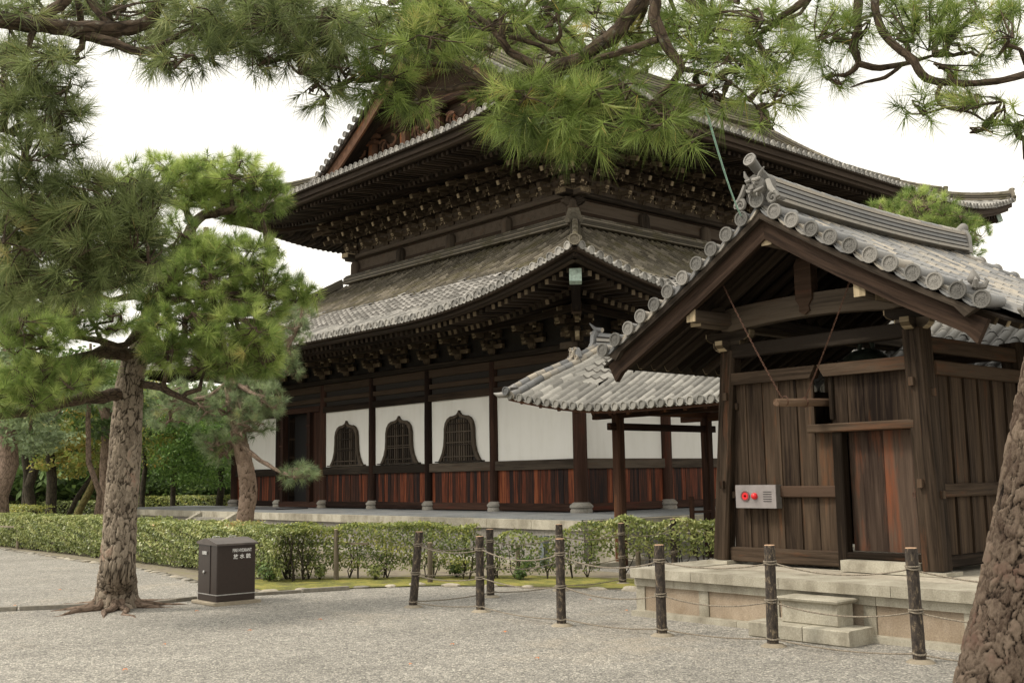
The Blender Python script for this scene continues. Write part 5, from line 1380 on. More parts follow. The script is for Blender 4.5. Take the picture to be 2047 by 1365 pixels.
def plated_trunk(tp, tr, mat, parent, seed, cell=(.11, .06), depth=.018, nth=120, dz=.016, cw=.30, cp=1.6):
    rg = np.random.default_rng(seed); tp = np.array(tp); tr = np.array(tr); cum = np.concatenate([[0], np.cumsum(np.linalg.norm(np.diff(tp, axis=0), axis=1))]); L = cum[-1]
    nl = int(L/dz); S = np.linspace(0, L, nl); P = np.stack([np.interp(S, cum, tp[:, j]) for j in range(3)], 1); R = np.interp(S, cum, tr)
    ker = np.ones(9)/9; 
    for j in range(3): P[4:-4, j] = np.convolve(P[:, j], ker, 'valid')
    R[4:-4] = np.convolve(R, ker, 'valid')
    T = np.gradient(P, axis=0); T /= np.linalg.norm(T, axis=1)[:, None]; a = np.cross(T, [0.3, 1., 0]); a /= np.linalg.norm(a, axis=1)[:, None]; b = np.cross(T, a)
    th = np.arange(nth)*2*math.pi/nth; rm = float(np.median(R)); Wd = 2*math.pi*rm
    n = int(L*Wd/(cell[0]*cell[1])); px = rg.uniform(0, L, n); py = rg.uniform(0, Wd, n); pid = rg.uniform(0, 1, n)
    gx = np.repeat(S, nth); gy = np.tile(th*rm, nl)
    fp = rg.uniform(0, 6.28, (2, 14))
    def vn(sx_, ny, sd_):   # value noise, periodic around the trunk
        r2 = np.random.default_rng(sd_); nx = int(L/sx_)+3; G = r2.uniform(-1, 1, (nx, ny)); x = gx/sx_; y = gy/Wd*ny; i = np.floor(x).astype(int); j = np.floor(y).astype(int); u = x-i; v = y-j; u = u*u*(3-2*u); v = v*v*(3-2*v)
        return (G[i, j % ny]*(1-u)+G[i+1, j % ny]*u)*(1-v)+(G[i, (j+1) % ny]*(1-u)+G[i+1, (j+1) % ny]*u)*v
    def oct_(sd_, s0, k=4):
        return sum(vn(s0/2**q, max(3, int(Wd/(s0*.7)*2**q)), sd_+q)/1.7**q for q in range(k))
    wx = oct_(seed+1, .12, 5)*.034; wy = oct_(seed+9, .09, 5)*.020; hn = oct_(seed+20, .05, 4); bg_ = oct_(seed+30, .3, 3)
    X = (gx+wx)/cell[0]; Y = (gy+wy)/cell[1]; px_, py_ = px/cell[0], py/cell[1]; per = Wd/cell[1]
    order = np.argsort(px_); px_, py_, pid = px_[order], py_[order], pid[order]
    F1 = np.empty(len(X)); F2 = np.empty(len(X)); ID = np.empty(len(X))
    for i in range(nl):
        sl = slice(i*nth, (i+1)*nth); x0 = X[sl]; lo, hi = np.searchsorted(px_, [x0.min()-2.2, x0.max()+2.2])
        if hi-lo < 2: F1[sl] = 0; F2[sl] = 1; ID[sl] = .5; continue
        dx = x0[:, None]-px_[None, lo:hi]; dy = Y[sl][:, None]-py_[None, lo:hi]; dy -= per*np.round(dy/per); d = np.sqrt(dx*dx+dy*dy)
        k = np.argpartition(d, 1, axis=1)[:, :2]; dd = np.take_along_axis(d, k, 1); j = np.argmin(dd, axis=1); F1[sl] = dd.min(1); F2[sl] = dd.max(1); ID[sl] = pid[lo:hi][np.take_along_axis(k, j[:, None], 1)[:, 0]]
    e = np.clip((F2-F1)/cw + .10*hn, 0, 1); crk = 1-(1-e)**cp; crk = np.clip(crk + np.clip(bg_*.5-.25, 0, .3), 0, 1)
    disp = depth*(crk-.85) + depth*.30*(ID-.5)*crk + depth*.16*hn + depth*.2*bg_
    RR_ = np.repeat(R, nth)*1.0 + disp*np.clip(np.repeat(R, nth)/rm, .4, 1.2)
    V = np.repeat(P, nth, 0) + np.repeat(a, nth, 0)*(np.cos(np.tile(th, nl))*RR_)[:, None] + np.repeat(b, nth, 0)*(np.sin(np.tile(th, nl))*RR_)[:, None]
    idx = np.arange(nl*nth).reshape(nl, nth); F = np.stack([idx[:-1], np.roll(idx[:-1], -1, 1), np.roll(idx[1:], -1, 1), idx[1:]], -1).reshape(-1, 4)
    g = np.stack([gx, np.cos(np.tile(th, nl))*rm, np.sin(np.tile(th, nl))*rm], 1)
    m = MB(); m.add(V, F, 0, True, .5, g); m.extra = {'crk': crk, 'plate': ID}
    return m.build('trunk', [mat], parent, auto=False)
def pine(name, label, cat, trunk, limbs, pads, mats, needle, group=None, seed=1, base=None, base_r=None, roots=False, pad_density=1.0, up=.45, tree_jit=.05, trunk_sides=24, k=80, Ln=.12, wd=.0042, plates=None, tj=.15):
    """trunk/limbs: pixel polylines (u, v, D, r_px); pads: (u, v, ru, rv, D, dD, n)"""
    rg = np.random.default_rng(seed)
    tp, tr = limb_pts(trunk); loc = tp[0].copy(); loc[2] = 0
    t = thing(name, label, cat, loc, group)
    m = MB(); p0 = tp[0].copy(); 
    if base is None: base = p0*1.0; base[2] = -.05
    tp = [base] + tp if np.linalg.norm(base-p0) > .15 else tp; tr = [tr[0]*1.12] + tr if len(tr) < len(tp) else tr
    if base_r:
        b2 = base.copy(); tp = [b2, b2+[0, 0, .12], b2+[0, 0, .32]] + [p for p in tp if p[2] > b2[2]+.5]; tr = [tr[0]*1.22, tr[0]*1.08, tr[0]*1.0] + tr[-(len(tp)-3):]
    tk = plated_trunk(tp, tr, mats[0], t, seed, **(plates or {}))
    if roots:
        for q in range(10):
            an = q*.628+rg.uniform(-.2, .2); L = rg.uniform(.35, .8) if q % 3 else rg.uniform(.8, 1.25); d = np.array([math.cos(an), math.sin(an), 0]); r0 = tr[-1] if False else .30
            pts = [base+d*r0*.45+[0, 0, .20], base+d*r0*.8+[0, 0, .085], base+d*r0*1.05+[0, 0, .03]]; 
            for j in range(1, 6):
                an2 = an + rg.uniform(-.45, .45); pts.append(pts[-1]+np.array([math.cos(an2), math.sin(an2), 0])*L/5); pts[-1][2] = max(.035-.012*j, -.005)+rg.uniform(-.008, .008)
            m = MB(); m.tube(pts, [.075, .06, .05, .042, .036, .028, .02, .01], 9, 0, True, True, .10); m.build('root', [M_BARK2], t)
    nodes = []; m = MB()
    for L in limbs:
        lp, lr = limb_pts(L); lr = [x*(.8 if seed == 13 else .9 if seed == 14 else 1) for x in lr]; lp = [p + rg.normal(size=3)*.12*r for p, r in zip(lp, lr)]; m.tube(lp, lr, 12, 0, True, True, .13); nodes += lp
    nodes += tp[len(tp)//2:]
    N = np.array(nodes); tw = MB(); CC = []; AA = []; TT = []
    for pd_ in pads:
        (u, v, ru, rv, D, dD, n) = pd_[:7]; up_ = pd_[7] if len(pd_) > 7 else up
        n = max(2, int(n*pad_density*(.62 if seed == 13 and u > 1340 else 1))); c = at(u, v+rv*.35, D); j = np.argmin(np.linalg.norm(N-c, axis=1)); m.tube(wob_path(N[j], c, rg, 5, .06), [.018*D/10+.007]*3+[.012*D/10+.004]*3, 7)
        ns = max(2, n//9); subs = []
        for q in range(ns):
            a = rg.uniform(0, 6.283); r = math.sqrt(rg.uniform(.02, 1))*.85; s = at(u+ru*r*math.cos(a), v+rv*r*math.sin(a)+rv*.12, D+rg.uniform(-dD, dD)); subs.append(s)
            src = subs[rg.integers(0, len(subs))] if (q > 3 and rg.uniform() < .5) else c
            if q > 3 and src is not c: j2 = np.argmin(np.linalg.norm(np.array(subs[:-1])-s, axis=1)); src = subs[j2]
            tw.tube(wob_path(src, s, rg, 4, .09), [.008*D/8+.003]*3+[.005*D/8+.002]*2, 5)
        S = np.array(subs); ptint = rg.uniform(.35, .6)
        for q in range(n):
            a = rg.uniform(0, 6.283); r = math.sqrt(rg.uniform(0, 1)); p = at(u+ru*r*math.cos(a), v+rv*r*math.sin(a), D+rg.uniform(-dD, dD))
            j3 = np.argmin(np.linalg.norm(S-p, axis=1)); dr = p-S[j3]; dl = np.linalg.norm(dr)
            if dl > .45: p = S[j3]+dr/dl*rg.uniform(.25, .5)
            CC.append(p); AA.append(nrm(dr)*.8 + np.array([0, 0, up_]) + rg.normal(size=3)*.35); TT.append(np.clip(ptint+rg.uniform(-.36, .36), 0, .9))
            tw.tube([S[j3], (S[j3]+p)/2+rg.normal(size=3)*.015, p], [.0045, .004, .004], 4, 0, False)
    P, F, r = needles(np.array(CC), np.array(AA), rg, k, Ln, wd, tint=np.array(TT), tj=tj)
    if limbs or pads: m.build('limbs', [mats[1]], t)
    tw.build('twigs', [mats[1]], t)
    f = MB(); f.add(P, F, 0, False, r, P*0); f.build('needles', [needle], t, auto=False)
    return t
DA = 14.9
pine('pine_tree', 'large pine with straight plated trunk rooted in the gravel beside the hydrant cabinet', 'pine tree',
     [(233, 1190, DA, 40), (237, 1100, DA, 37), (243, 1000, DA, 36), (250, 900, DA, 35), (257, 800, DA, 32), (264, 740, DA, 29), (285, 690, DA, 24), (298, 640, DA-.1, 21), (310, 600, DA-.2, 18), (345, 560, DA-.1, 14), (368, 500, DA, 13), (385, 450, DA, 12), (410, 428, DA, 10)],
     [[(250, 790, DA, 15), (205, 790, DA-.3, 15), (150, 800, DA-.5, 13), (90, 812, DA-.7, 12), (30, 828, DA-1, 10), (-60, 835, DA-1.3, 8)],
      [(268, 715, DA, 16), (220, 703, DA-.3, 16), (170, 712, DA-.6, 12), (110, 722, DA-1, 10), (50, 700, DA-1.2, 7)],
      [(290, 640, DA, 14), (250, 690, DA-.5, 8), (200, 680, DA-.8, 8), (150, 672, DA-1, 6)],
      [(275, 765, DA, 9), (320, 775, DA-.4, 8), (350, 790, DA-.6, 7), (390, 808, DA-.8, 4)],
      [(308, 600, DA-.2, 12), (345, 603, DA-.5, 9), (385, 595, DA-.7, 6), (450, 590, DA-.6, 4)],
      [(310, 600, DA-.1, 12), (270, 592, DA, 9), (220, 600, DA-.2, 6)],
      [(405, 430, DA, 9), (430, 428, DA-.1, 9), (465, 420, DA-.2, 8), (520, 418, DA-.2, 5)],
      [(385, 450, DA, 9), (370, 420, DA+.1, 7), (340, 395, DA+.1, 5)]],
     [(455, 345, 100, 38, DA, .6, 85), (520, 395, 52, 42, DA-.1, .5, 62), (380, 372, 80, 50, DA+.1, .6, 70), (300, 350, 70, 40, DA+.2, .5, 45), (430, 395, 70, 25, DA+.2, .4, 36), (480, 432, 60, 14, DA+.3, .4, 20),
      (460, 515, 85, 40, DA-.3, .6, 75), (400, 545, 90, 45, DA-.5, .6, 75), (520, 560, 55, 38, DA-.2, .5, 46), (585, 585, 42, 28, DA+.1, .4, 26), (530, 610, 50, 30, DA-.1, .4, 30), (540, 505, 30, 26, DA+.2, .4, 16),
      (370, 655, 80, 45, DA-.7, .5, 75), (470, 670, 85, 48, DA-.6, .6, 90), (520, 705, 48, 46, DA-.4, .5, 50), (430, 720, 90, 30, DA-.5, .5, 55), (320, 700, 40, 38, DA-.7, .4, 30), (430, 605, 80, 30, DA-.5, .5, 50),
      (95, 605, 115, 45, DA-1.0, .6, 90), (190, 640, 70, 35, DA-.8, .5, 45), (60, 665, 90, 45, DA-1.3, .6, 75), (90, 755, 110, 35, DA-1.2, .6, 80), (30, 790, 80, 30, DA-1.4, .5, 45), (170, 745, 50, 22, DA-1, .4, 24),
      (250, 545, 80, 45, DA+.2, .6, 50), (150, 560, 80, 40, DA, .6, 50), (0, 600, 60, 60, DA-1, .6, 50), (335, 480, 70, 50, DA-.5, .4, 50), (395, 500, 45, 40, DA-.4, .3, 30), (330, 570, 60, 45, DA-.5, .4, 40), (620, 590, 22, 20, DA, .3, 10), (300, 640, 40, 30, DA-.6, .3, 14)],
     (M_BARK, M_LIMB), M_NEEDLE, seed=11, base=ground_at(232, 1214), base_r=True, roots=True, pad_density=1.45, k=135, Ln=.19, wd=.0048, tj=.09, plates=dict(nth=150, dz=.012, cell=(.12, .042), depth=.014, cw=.52, cp=1.25))
D2 = 24.0
pine('pine_tree', 'second slimmer curving pine growing out of the hedge in front of the hall platform', 'pine tree',
     [(487, 1075, D2, 19), (490, 1030, D2, 18), (497, 985, D2, 19), (488, 920, D2, 17), (474, 860, D2, 16), (464, 800, D2, 14), (457, 750, D2, 12), (440, 680, D2, 10), (425, 600, D2, 9), (416, 520, D2, 7), (412, 455, D2, 6)],
     [[(480, 885, D2-.1, 6), (510, 912, D2-.6, 5), (545, 935, D2-1, 4), (575, 948, D2-1.3, 3)], [(481, 870, D2-.2, 6), (488, 850, D2-.3, 4), (480, 830, D2-.3, 3)],
      [(458, 760, D2, 6), (500, 785, D2-.4, 5), (540, 795, D2-.8, 3)], [(458, 760, D2, 5), (420, 790, D2-.4, 4), (370, 800, D2-.5, 3)], [(430, 640, D2, 5), (500, 640, D2-.2, 5), (590, 660, D2-.3, 3)]],
     [(455, 815, 115, 30, D2, 1.2, 110), (390, 795, 90, 30, D2, 1.1, 80), (535, 800, 42, 34, D2-.4, .9, 50), (340, 830, 50, 30, D2, .8, 30), (600, 640, 32, 36, D2-.3, .7, 30), (560, 680, 45, 30, D2, .8, 36), (575, 720, 30, 40, D2-.2, .8, 20), (500, 850, 50, 26, D2-.3, .8, 36),
      (595, 945, 36, 18, D2-1.4, .5, 24), (425, 880, 42, 22, D2+.2, .6, 28), (440, 905, 30, 22, D2+.3, .5, 18), (500, 770, 70, 18, D2, .8, 30), (450, 560, 60, 50, D2, .8, 36)],
     (M_BARK2P, M_BARK2), M_NEEDLE2, seed=12, base=ground_at(487, 1075)*0+np.append(at(486, 1100, D2)[:2], 0), pad_density=1.3, k=110, Ln=.21, wd=.0062, plates=dict(nth=64, dz=.03, cell=(.12, .07)))

# right-hand leaning pine with the overhanging limbs of the middle and right
DR = 7.4
pine('pine_tree', 'thick leaning pine at the right edge, its limbs hanging across the top', 'pine tree',
     [(1998, 1380, DR, 97), (2018, 1280, DR, 92), (2044, 1150, DR, 88), (2068, 1020, DR, 86), (2088, 900, DR, 83), (2112, 760, DR, 80), (2133, 640, DR, 76), (2180, 400, DR, 70), (2230, 150, DR-.1, 62), (2240, -150, DR-.3, 52), (2180, -420, DR-.5, 40)],
     [[(2240, -150, DR-.3, 40), (2000, -200, 6.8, 34), (1750, -140, 6.4, 30), (1500, -95, 6.1, 26), (1345, -45, 5.9, 24), (1268, 15, 5.8, 22), (1238, 60, 5.8, 22), (1200, 90, 5.8, 21), (1165, 115, 5.8, 19), (1120, 133, 5.8, 17), (1060, 150, 5.8, 15), (1000, 166, 5.85, 14), (960, 160, 5.9, 12), (925, 137, 5.95, 12), (880, 130, 6, 9), (830, 130, 6, 9), (790, 115, 6, 7), (740, 100, 6.1, 4)],
      [(965, 166, 5.9, 11), (920, 176, 5.95, 10), (880, 182, 6, 9), (840, 177, 6, 7), (800, 160, 6.05, 5), (755, 158, 6.1, 3)],
      [(1500, -95, 6.1, 20), (1330, -60, 5.7, 17), (1308, 10, 5.6, 17), (1322, 70, 5.6, 16), (1345, 110, 5.6, 14), (1362, 138, 5.6, 11), (1335, 178, 5.6, 10), (1295, 212, 5.6, 10), (1250, 238, 5.6, 10), (1222, 240, 5.6, 8)],
      [(1315, 80, 5.6, 10), (1265, 96, 5.65, 10), (1215, 112, 5.7, 9), (1175, 125, 5.8, 8)],
      [(1250, 238, 5.6, 8), (1200, 248, 5.65, 6), (1150, 262, 5.7, 5), (1090, 262, 5.8, 3)],
      [(1362, 138, 5.6, 8), (1410, 148, 5.6, 6), (1460, 165, 5.6, 4), (1500, 200, 5.6, 3), (1540, 245, 5.6, 2)],
      [(890, -30, 6, 9), (945, 25, 5.95, 9), (985, 60, 5.9, 8), (1005, 85, 5.85, 10), (1030, 112, 5.85, 12), (1085, 140, 5.8, 14)],
      [(1000, -40, 5.9, 7), (1003, 30, 5.88, 9), (1004, 80, 5.86, 10)], [(1080, -20, 5.9, 5), (1045, 20, 5.9, 5), (1065, 65, 5.9, 7), (1100, 85, 5.85, 7), (1120, 70, 5.8, 6), (1115, 30, 5.8, 4)], [(1015, 75, 5.85, 6), (1070, 88, 5.85, 6), (1110, 110, 5.8, 7)],
      [(1640, -30, 6.2, 12), (1600, 8, 6.1, 11), (1560, 35, 6.1, 9), (1530, 60, 6.05, 6), (1480, 90, 6, 4)],
      [(1750, -140, 6.4, 16), (1718, -20, 6.2, 13), (1712, 60, 6.2, 13), (1706, 100, 6.2, 12), (1716, 128, 6.2, 9), (1690, 150, 6.2, 6), (1660, 150, 6.2, 4)], [(1716, 128, 6.2, 9), (1760, 136, 6.2, 9), (1800, 130, 6.2, 8), (1830, 122, 6.2, 6), (1870, 110, 6.2, 4)], [(1800, 132, 6.2, 6), (1770, 155, 6.2, 6), (1730, 165, 6.2, 4), (1700, 175, 6.2, 2)],
      [(1745, -30, 6.0, 12), (1757, 45, 6, 12), (1790, 92, 6, 12), (1826, 120, 6, 12), (1842, 150, 6, 12), (1880, 165, 6, 11), (1950, 168, 6, 10), (2010, 160, 6, 10), (2080, 140, 6.2, 12), (2230, 100, 6.8, 16)],
      [(1882, 168, 6, 7), (1872, 198, 6, 6), (1895, 216, 6, 5), (1940, 225, 6, 4), (1975, 245, 6, 3), (2030, 252, 6, 3)], [(1890, 215, 6, 4), (1850, 228, 6, 3)]],
     [(985, 35, 90, 40, 5.9, .3, 30), (870, 70, 65, 45, 6, .35, 34), (900, 25, 60, 30, 6.1, .3, 22), (780, 65, 80, 50, 6.1, .35, 48), (770, 140, 60, 30, 6.1, .3, 22), (830, 205, 40, 16, 6, .15, 9, -.7), (760, 190, 40, 20, 6.05, .2, 9, -.7), (690, 150, 50, 40, 6.15, .3, 20),
      (1110, 30, 60, 30, 5.9, .3, 18), (1010, 200, 60, 25, 5.8, .25, 24), (1080, 190, 70, 35, 5.8, .25, 36), (1060, 245, 60, 24, 5.75, .25, 24, -.7), (1120, 245, 60, 28, 5.7, .25, 20, -.7), (1160, 200, 60, 36, 5.7, .25, 24), (1230, 180, 55, 35, 5.7, .25, 18), (1180, 130, 50, 20, 5.9, .2, 10),
      (1120, 280, 40, 18, 5.7, .15, 8, -.7), (1170, 282, 34, 16, 5.65, .15, 6, -.7), (1240, 250, 45, 20, 5.6, .2, 11, -.7), (1300, 250, 45, 22, 5.6, .2, 12, -.7), (1385, 268, 24, 20, 5.55, .12, 8, -.7), (1330, 220, 40, 25, 5.6, .2, 12), (1010, 238, 34, 16, 5.8, .15, 8, -.7),
      (1050, 55, 110, 45, 7.6, .5, 46), (930, 90, 90, 50, 7.8, .5, 40), (1190, 70, 80, 50, 7.4, .5, 36), (1260, 120, 60, 40, 7.2, .4, 22), (800, 40, 110, 45, 7.8, .5, 40), (1120, 120, 70, 30, 7.0, .3, 18), (1420, 30, 110, 40, 7.6, .5, 34), (1560, 30, 90, 40, 7.6, .5, 26), (1740, 20, 90, 36, 7.6, .5, 20), (1880, 30, 100, 36, 7.6, .5, 22),
      (1400, 60, 80, 45, 5.9, .3, 44), (1490, 40, 75, 38, 6, .35, 38), (1370, 100, 45, 40, 5.8, .2, 22), (1470, 120, 75, 40, 5.8, .3, 42), (1550, 110, 60, 40, 5.9, .3, 34), (1520, 170, 70, 35, 5.7, .3, 32), (1440, 190, 55, 35, 5.7, .2, 16), (1560, 195, 40, 26, 5.7, .2, 14), (1530, 240, 34, 24, 5.6, .2, 12), (1395, 170, 40, 24, 5.7, .2, 12), (1280, 60, 50, 60, 6.1, .3, 30), (1220, 20, 60, 25, 6.2, .3, 18),
      (1640, 60, 55, 50, 6.2, .3, 30), (1660, 150, 45, 24, 6.2, .2, 14), (1720, 60, 60, 50, 6.3, .3, 24), (1800, 50, 60, 50, 6.3, .3, 28), (1870, 60, 55, 50, 6.3, .3, 26), (1930, 90, 60, 50, 6.2, .3, 28), (2010, 70, 45, 60, 6.2, .3, 26), (1960, 20, 70, 25, 6.3, .3, 20),
      (1840, 215, 45, 24, 6, .2, 13), (1920, 205, 60, 26, 6, .2, 18), (1990, 215, 45, 30, 6, .2, 14), (1960, 255, 34, 18, 6, .15, 6), (2040, 235, 30, 30, 6, .2, 8), (2075, 330, 24, 40, 6.1, .2, 7), (1900, 135, 60, 24, 6.1, .2, 10)],
     (M_BARKR, M_LIMB), M_NEEDLEO, seed=13, base=np.append(at(1990, 1400, DR)[:2], -.05), plates=dict(nth=260, dz=.010, cell=(.095, .036), depth=.016, cw=.36, cp=1.7), pad_density=1.0, k=80, Ln=.165, wd=.0034, up=.15)

# left-hand pine, trunk out of the frame
DL = 6.6
pine('pine_tree', 'dark near pine whose limbs and needles fill the upper left corner', 'pine tree',
     [(-420, 1300, DL, 90), (-410, 900, DL, 85), (-380, 500, DL, 78), (-330, 150, DL, 68), (-260, -100, DL, 52), (-200, -350, DL, 36)],
     [[(-330, 100, DL, 40), (-160, 20, 6.3, 34), (-60, 15, 6.1, 28), (0, 35, 6, 24), (60, 50, 6, 22), (130, 58, 6, 22), (200, 60, 6, 21), (260, 57, 6, 19), (300, 38, 6, 16), (320, 0, 6, 15), (330, -60, 6, 13)],
      [(170, 70, 6, 14), (230, 88, 5.95, 13), (285, 105, 5.9, 10), (340, 82, 5.9, 8), (380, 60, 5.9, 6), (440, 60, 5.9, 4)], [(60, 45, 6, 14), (120, 10, 6.05, 14), (150, -30, 6.1, 14)], [(225, 55, 6, 11), (190, 15, 6.05, 12), (170, -30, 6.1, 12)],
      [(320, 0, 6, 10), (420, -20, 6, 9), (520, 20, 6, 8), (570, 80, 6, 6), (620, 150, 6, 4), (655, 190, 6, 3)], [(-380, 500, DL, 30), (-150, 330, 6.2, 14), (-40, 260, 6, 9), (30, 268, 6, 7), (80, 274, 6, 6), (120, 262, 6, 3)],
      [(-380, 500, DL, 30), (-150, 520, 6.4, 18), (-30, 490, 6.2, 11), (70, 478, 6.1, 8), (160, 462, 6, 6), (230, 432, 6, 5), (290, 388, 6, 3)], [(70, 478, 6.1, 6), (130, 520, 6.1, 5), (190, 552, 6.1, 4), (250, 548, 6.1, 3)]],
     [(55, 120, 80, 35, 6, .3, 26), (100, 185, 70, 40, 6, .3, 26), (40, 210, 60, 40, 6.1, .3, 24), (120, 240, 55, 25, 6, .25, 16), (50, 300, 70, 30, 6, .3, 20), (130, 305, 45, 22, 6, .2, 10), (10, 160, 50, 60, 6.1, .3, 22), (150, 120, 30, 20, 6, .2, 6),
      (40, 15, 60, 20, 6.1, .3, 12), (250, 10, 80, 22, 6.1, .3, 18), (395, 45, 70, 40, 5.95, .3, 30), (350, 120, 70, 24, 5.9, .25, 16, -.7), (300, 105, 50, 20, 5.9, .2, 9), (430, 95, 60, 34, 5.95, .3, 22), (500, 55, 70, 50, 6, .3, 36), (580, 45, 70, 45, 6, .3, 38), (520, 115, 50, 30, 6, .2, 18), (650, 55, 60, 50, 6, .3, 34), (620, 120, 50, 40, 6, .25, 20), (625, 170, 45, 20, 6, .2, 8), (680, 110, 40, 40, 6.1, .25, 16), (640, 205, 18, 14, 6, .1, 4, -.7), (560, 5, 90, 16, 6.1, .3, 20),
      (100, 25, 90, 28, 7.5, .4, 26), (200, 30, 80, 28, 7.5, .4, 22), (300, 70, 90, 30, 7.4, .4, 26), (420, 30, 100, 40, 7.5, .5, 36), (560, 60, 110, 50, 7.6, .5, 44), (690, 40, 90, 40, 7.6, .5, 30), (40, 80, 70, 40, 7.4, .4, 22),
      (60, 390, 95, 55, 6.1, .35, 62), (160, 400, 90, 55, 6.1, .35, 62), (250, 400, 60, 50, 6.0, .3, 40), (60, 490, 95, 60, 6.2, .35, 66), (160, 480, 90, 55, 6.1, .35, 60), (240, 470, 60, 50, 6, .3, 40), (290, 410, 34, 40, 5.9, .2, 18), (100, 560, 110, 36, 6.2, .35, 50), (220, 545, 60, 36, 6.1, .3, 30), (0, 560, 60, 50, 6.3, .3, 36), (290, 500, 34, 40, 6, .2, 14), (20, 440, 40, 50, 6.1, .3, 20)],
     (M_BARKR, M_LIMB), M_NEEDLED, seed=14, base=np.append(at(-420, 1400, DL)[:2], -.05), plates=dict(nth=40, dz=.06), pad_density=1.05, k=84, Ln=.165, wd=.0034, up=.2)
# pine behind the tower roof
D5 = 23
b5 = np.append(at(1880, 900, D5)[:2], 0)
pine('pine_tree', 'bushy bright pine top rising behind the bell tower ridge', 'pine tree',
     [(1870, 960, D5, 16), (1870, 800, D5, 15), (1865, 650, D5, 13), (1860, 520, D5, 10), (1855, 440, D5, 6)],
     [[(1862, 540, D5, 6), (1920, 500, D5, 5), (1950, 470, D5, 3)], [(1860, 500, D5, 5), (1800, 450, D5, 4), (1760, 415, D5, 3)]],
     [(1845, 415, 62, 36, D5, .9, 85), (1880, 450, 72, 34, D5, .9, 80), (1760, 412, 18, 10, D5, .3, 8), (1790, 425, 34, 14, D5, .4, 14), (1935, 462, 46, 24, D5, .6, 40), (1910, 500, 60, 24, D5, .8, 44), (1920, 540, 44, 26, D5+.3, .6, 20), (1830, 460, 70, 30, D5+.2, .8, 50)],
     (M_BARK2P, M_BARK2), M_NEEDLE, seed=15, base=b5, k=120, Ln=.20, wd=.0065, pad_density=1.1, up=.6, plates=dict(nth=24, dz=.1))

# ================================================================ hedges and shrubs
def leaf_cards(rg, C, N, size, tint):
    n = len(C); a = rg.normal(size=(n, 3)); a /= np.linalg.norm(a, axis=1)[:, None]
    N = N + rg.normal(size=(n, 3))*.55; N /= np.linalg.norm(N, axis=1)[:, None]
    u = np.cross(N, a); u /= np.linalg.norm(u, axis=1)[:, None]; v = np.cross(N, u)
    s = size*rg.uniform(.65, 1.25, n)[:, None]
    P = np.stack([C-u*s*.5, C-v*s*.24, C+u*s*.5, C+v*s*.24], 1).reshape(-1, 3)
    return P, np.arange(4*n).reshape(-1, 4), np.clip(tint, 0, 1)
def hedge(name, label, path, h, depth, n, mat, seed, size=.05, bottom=.12, group=None, tint=.45, lump=.12, bulge=.0, twig=True):
    rg = np.random.default_rng(seed); path = [np.array([p[0], p[1], 0.]) for p in path]
    seg = [np.linalg.norm(b-a) for a, b in zip(path[:-1], path[1:])]; Lt = sum(seg); cum = np.concatenate([[0], np.cumsum(seg)])
    t = thing(name, label, 'hedge', (path[0]+path[-1])/2, group)
    def P(s): i = min(len(seg)-1, max(0, np.searchsorted(cum, s)-1)); return path[i]+(path[i+1]-path[i])*(s-cum[i])/seg[i], nrm(np.cross(path[i+1]-path[i], [0, 0, 1]))
    ph = rg.uniform(0, 6.28, 12); fr = rg.uniform(1.2, 9, 12)
    def noise2(s, z): return sum(np.sin(fr[k]*s+ph[k]+z*fr[(k+3) % 12]*1.3) for k in range(12))/12*1.6
    s = rg.uniform(0, Lt, n); q = rg.uniform(0, 1, n)
    nz = noise2(s, 0); H = h*(1+lump*nz)
    ii = np.clip(np.searchsorted(cum, s)-1, 0, len(seg)-1); pa = np.array(path); d = pa[ii+1]-pa[ii]; base = pa[ii]+d*((s-cum[ii])/np.array(seg)[ii])[:, None]
    nn = np.cross(d, [0, 0, 1.]); nn /= np.linalg.norm(nn, axis=1)[:, None]
    z = np.where(q < .68, bottom+(H-bottom)*rg.uniform(0, 1, n)**.85, H*(1-np.abs(rg.normal(0, .05, n))))
    off = np.where(q < .68, np.sign(rg.uniform(-1, .35, n))*-1*(depth/2)*(1+.22*noise2(s, z*4))-rg.exponential(.05, n)*0, rg.uniform(-.5, .5, n)*depth)
    off = np.where(q < .68, off*(1-rg.exponential(.14, n).clip(0, .9)), off)
    low = np.clip((z-bottom)/(.35*h), 0.25, 1); off = off*np.where(q < .68, .6+.4*low, 1)
    C = base + nn*off[:, None]; C[:, 2] = z + rg.normal(0, .012, n)
    Nn = nn*np.sign(off)[:, None]*np.where(q < .68, 1, .2)[:, None] + np.array([0, 0, 1.])*np.where(q < .68, .5, 1.)[:, None]
    tt = tint + .25*noise2(s*.8, z*2)+rg.uniform(-.28, .28, n) + .12*(z/h-.5)  # last term: sky light on the hedge top, painted into the leaf tint
    V, F, r = leaf_cards(rg, C, Nn, size, tt); m = MB(); m.add(V, F, 0, False, r, V*0); m.build('foliage', [mat], t, auto=False)
    m = MB()
    for k in range(int(Lt/.22)):
        p, nv = P(rg.uniform(0, Lt)); p = p+nv*rg.uniform(-.3, .3)*depth
        for j in range(3):
            e2 = p+np.array([rg.normal(0, .13), rg.normal(0, .10), h*rg.uniform(.6, .95)]); m.tube(wob_path(p, e2, rg, 4, .05), [.011, .009, .008, .006, .003], 5)
    m.build('stems', [M_DBARK], t)
    return t
def G(u, v, back=0.0):
    p = ground_at(u, v); d = nrm([p[0]-CAM[0], p[1]-CAM[1], 0]); p = p + np.array(d)*back; return (p[0], p[1])
hedge('clipped_hedge', 'long low clipped hedge running left from the hydrant cabinet behind the big pine', [(-16, -8.85), (-8, -8.8), (-1.5, -8.85), (2.6, -9.05)], .86, .78, 70000, M_HEDGE, 21, .066, .06, None, .5, .10)
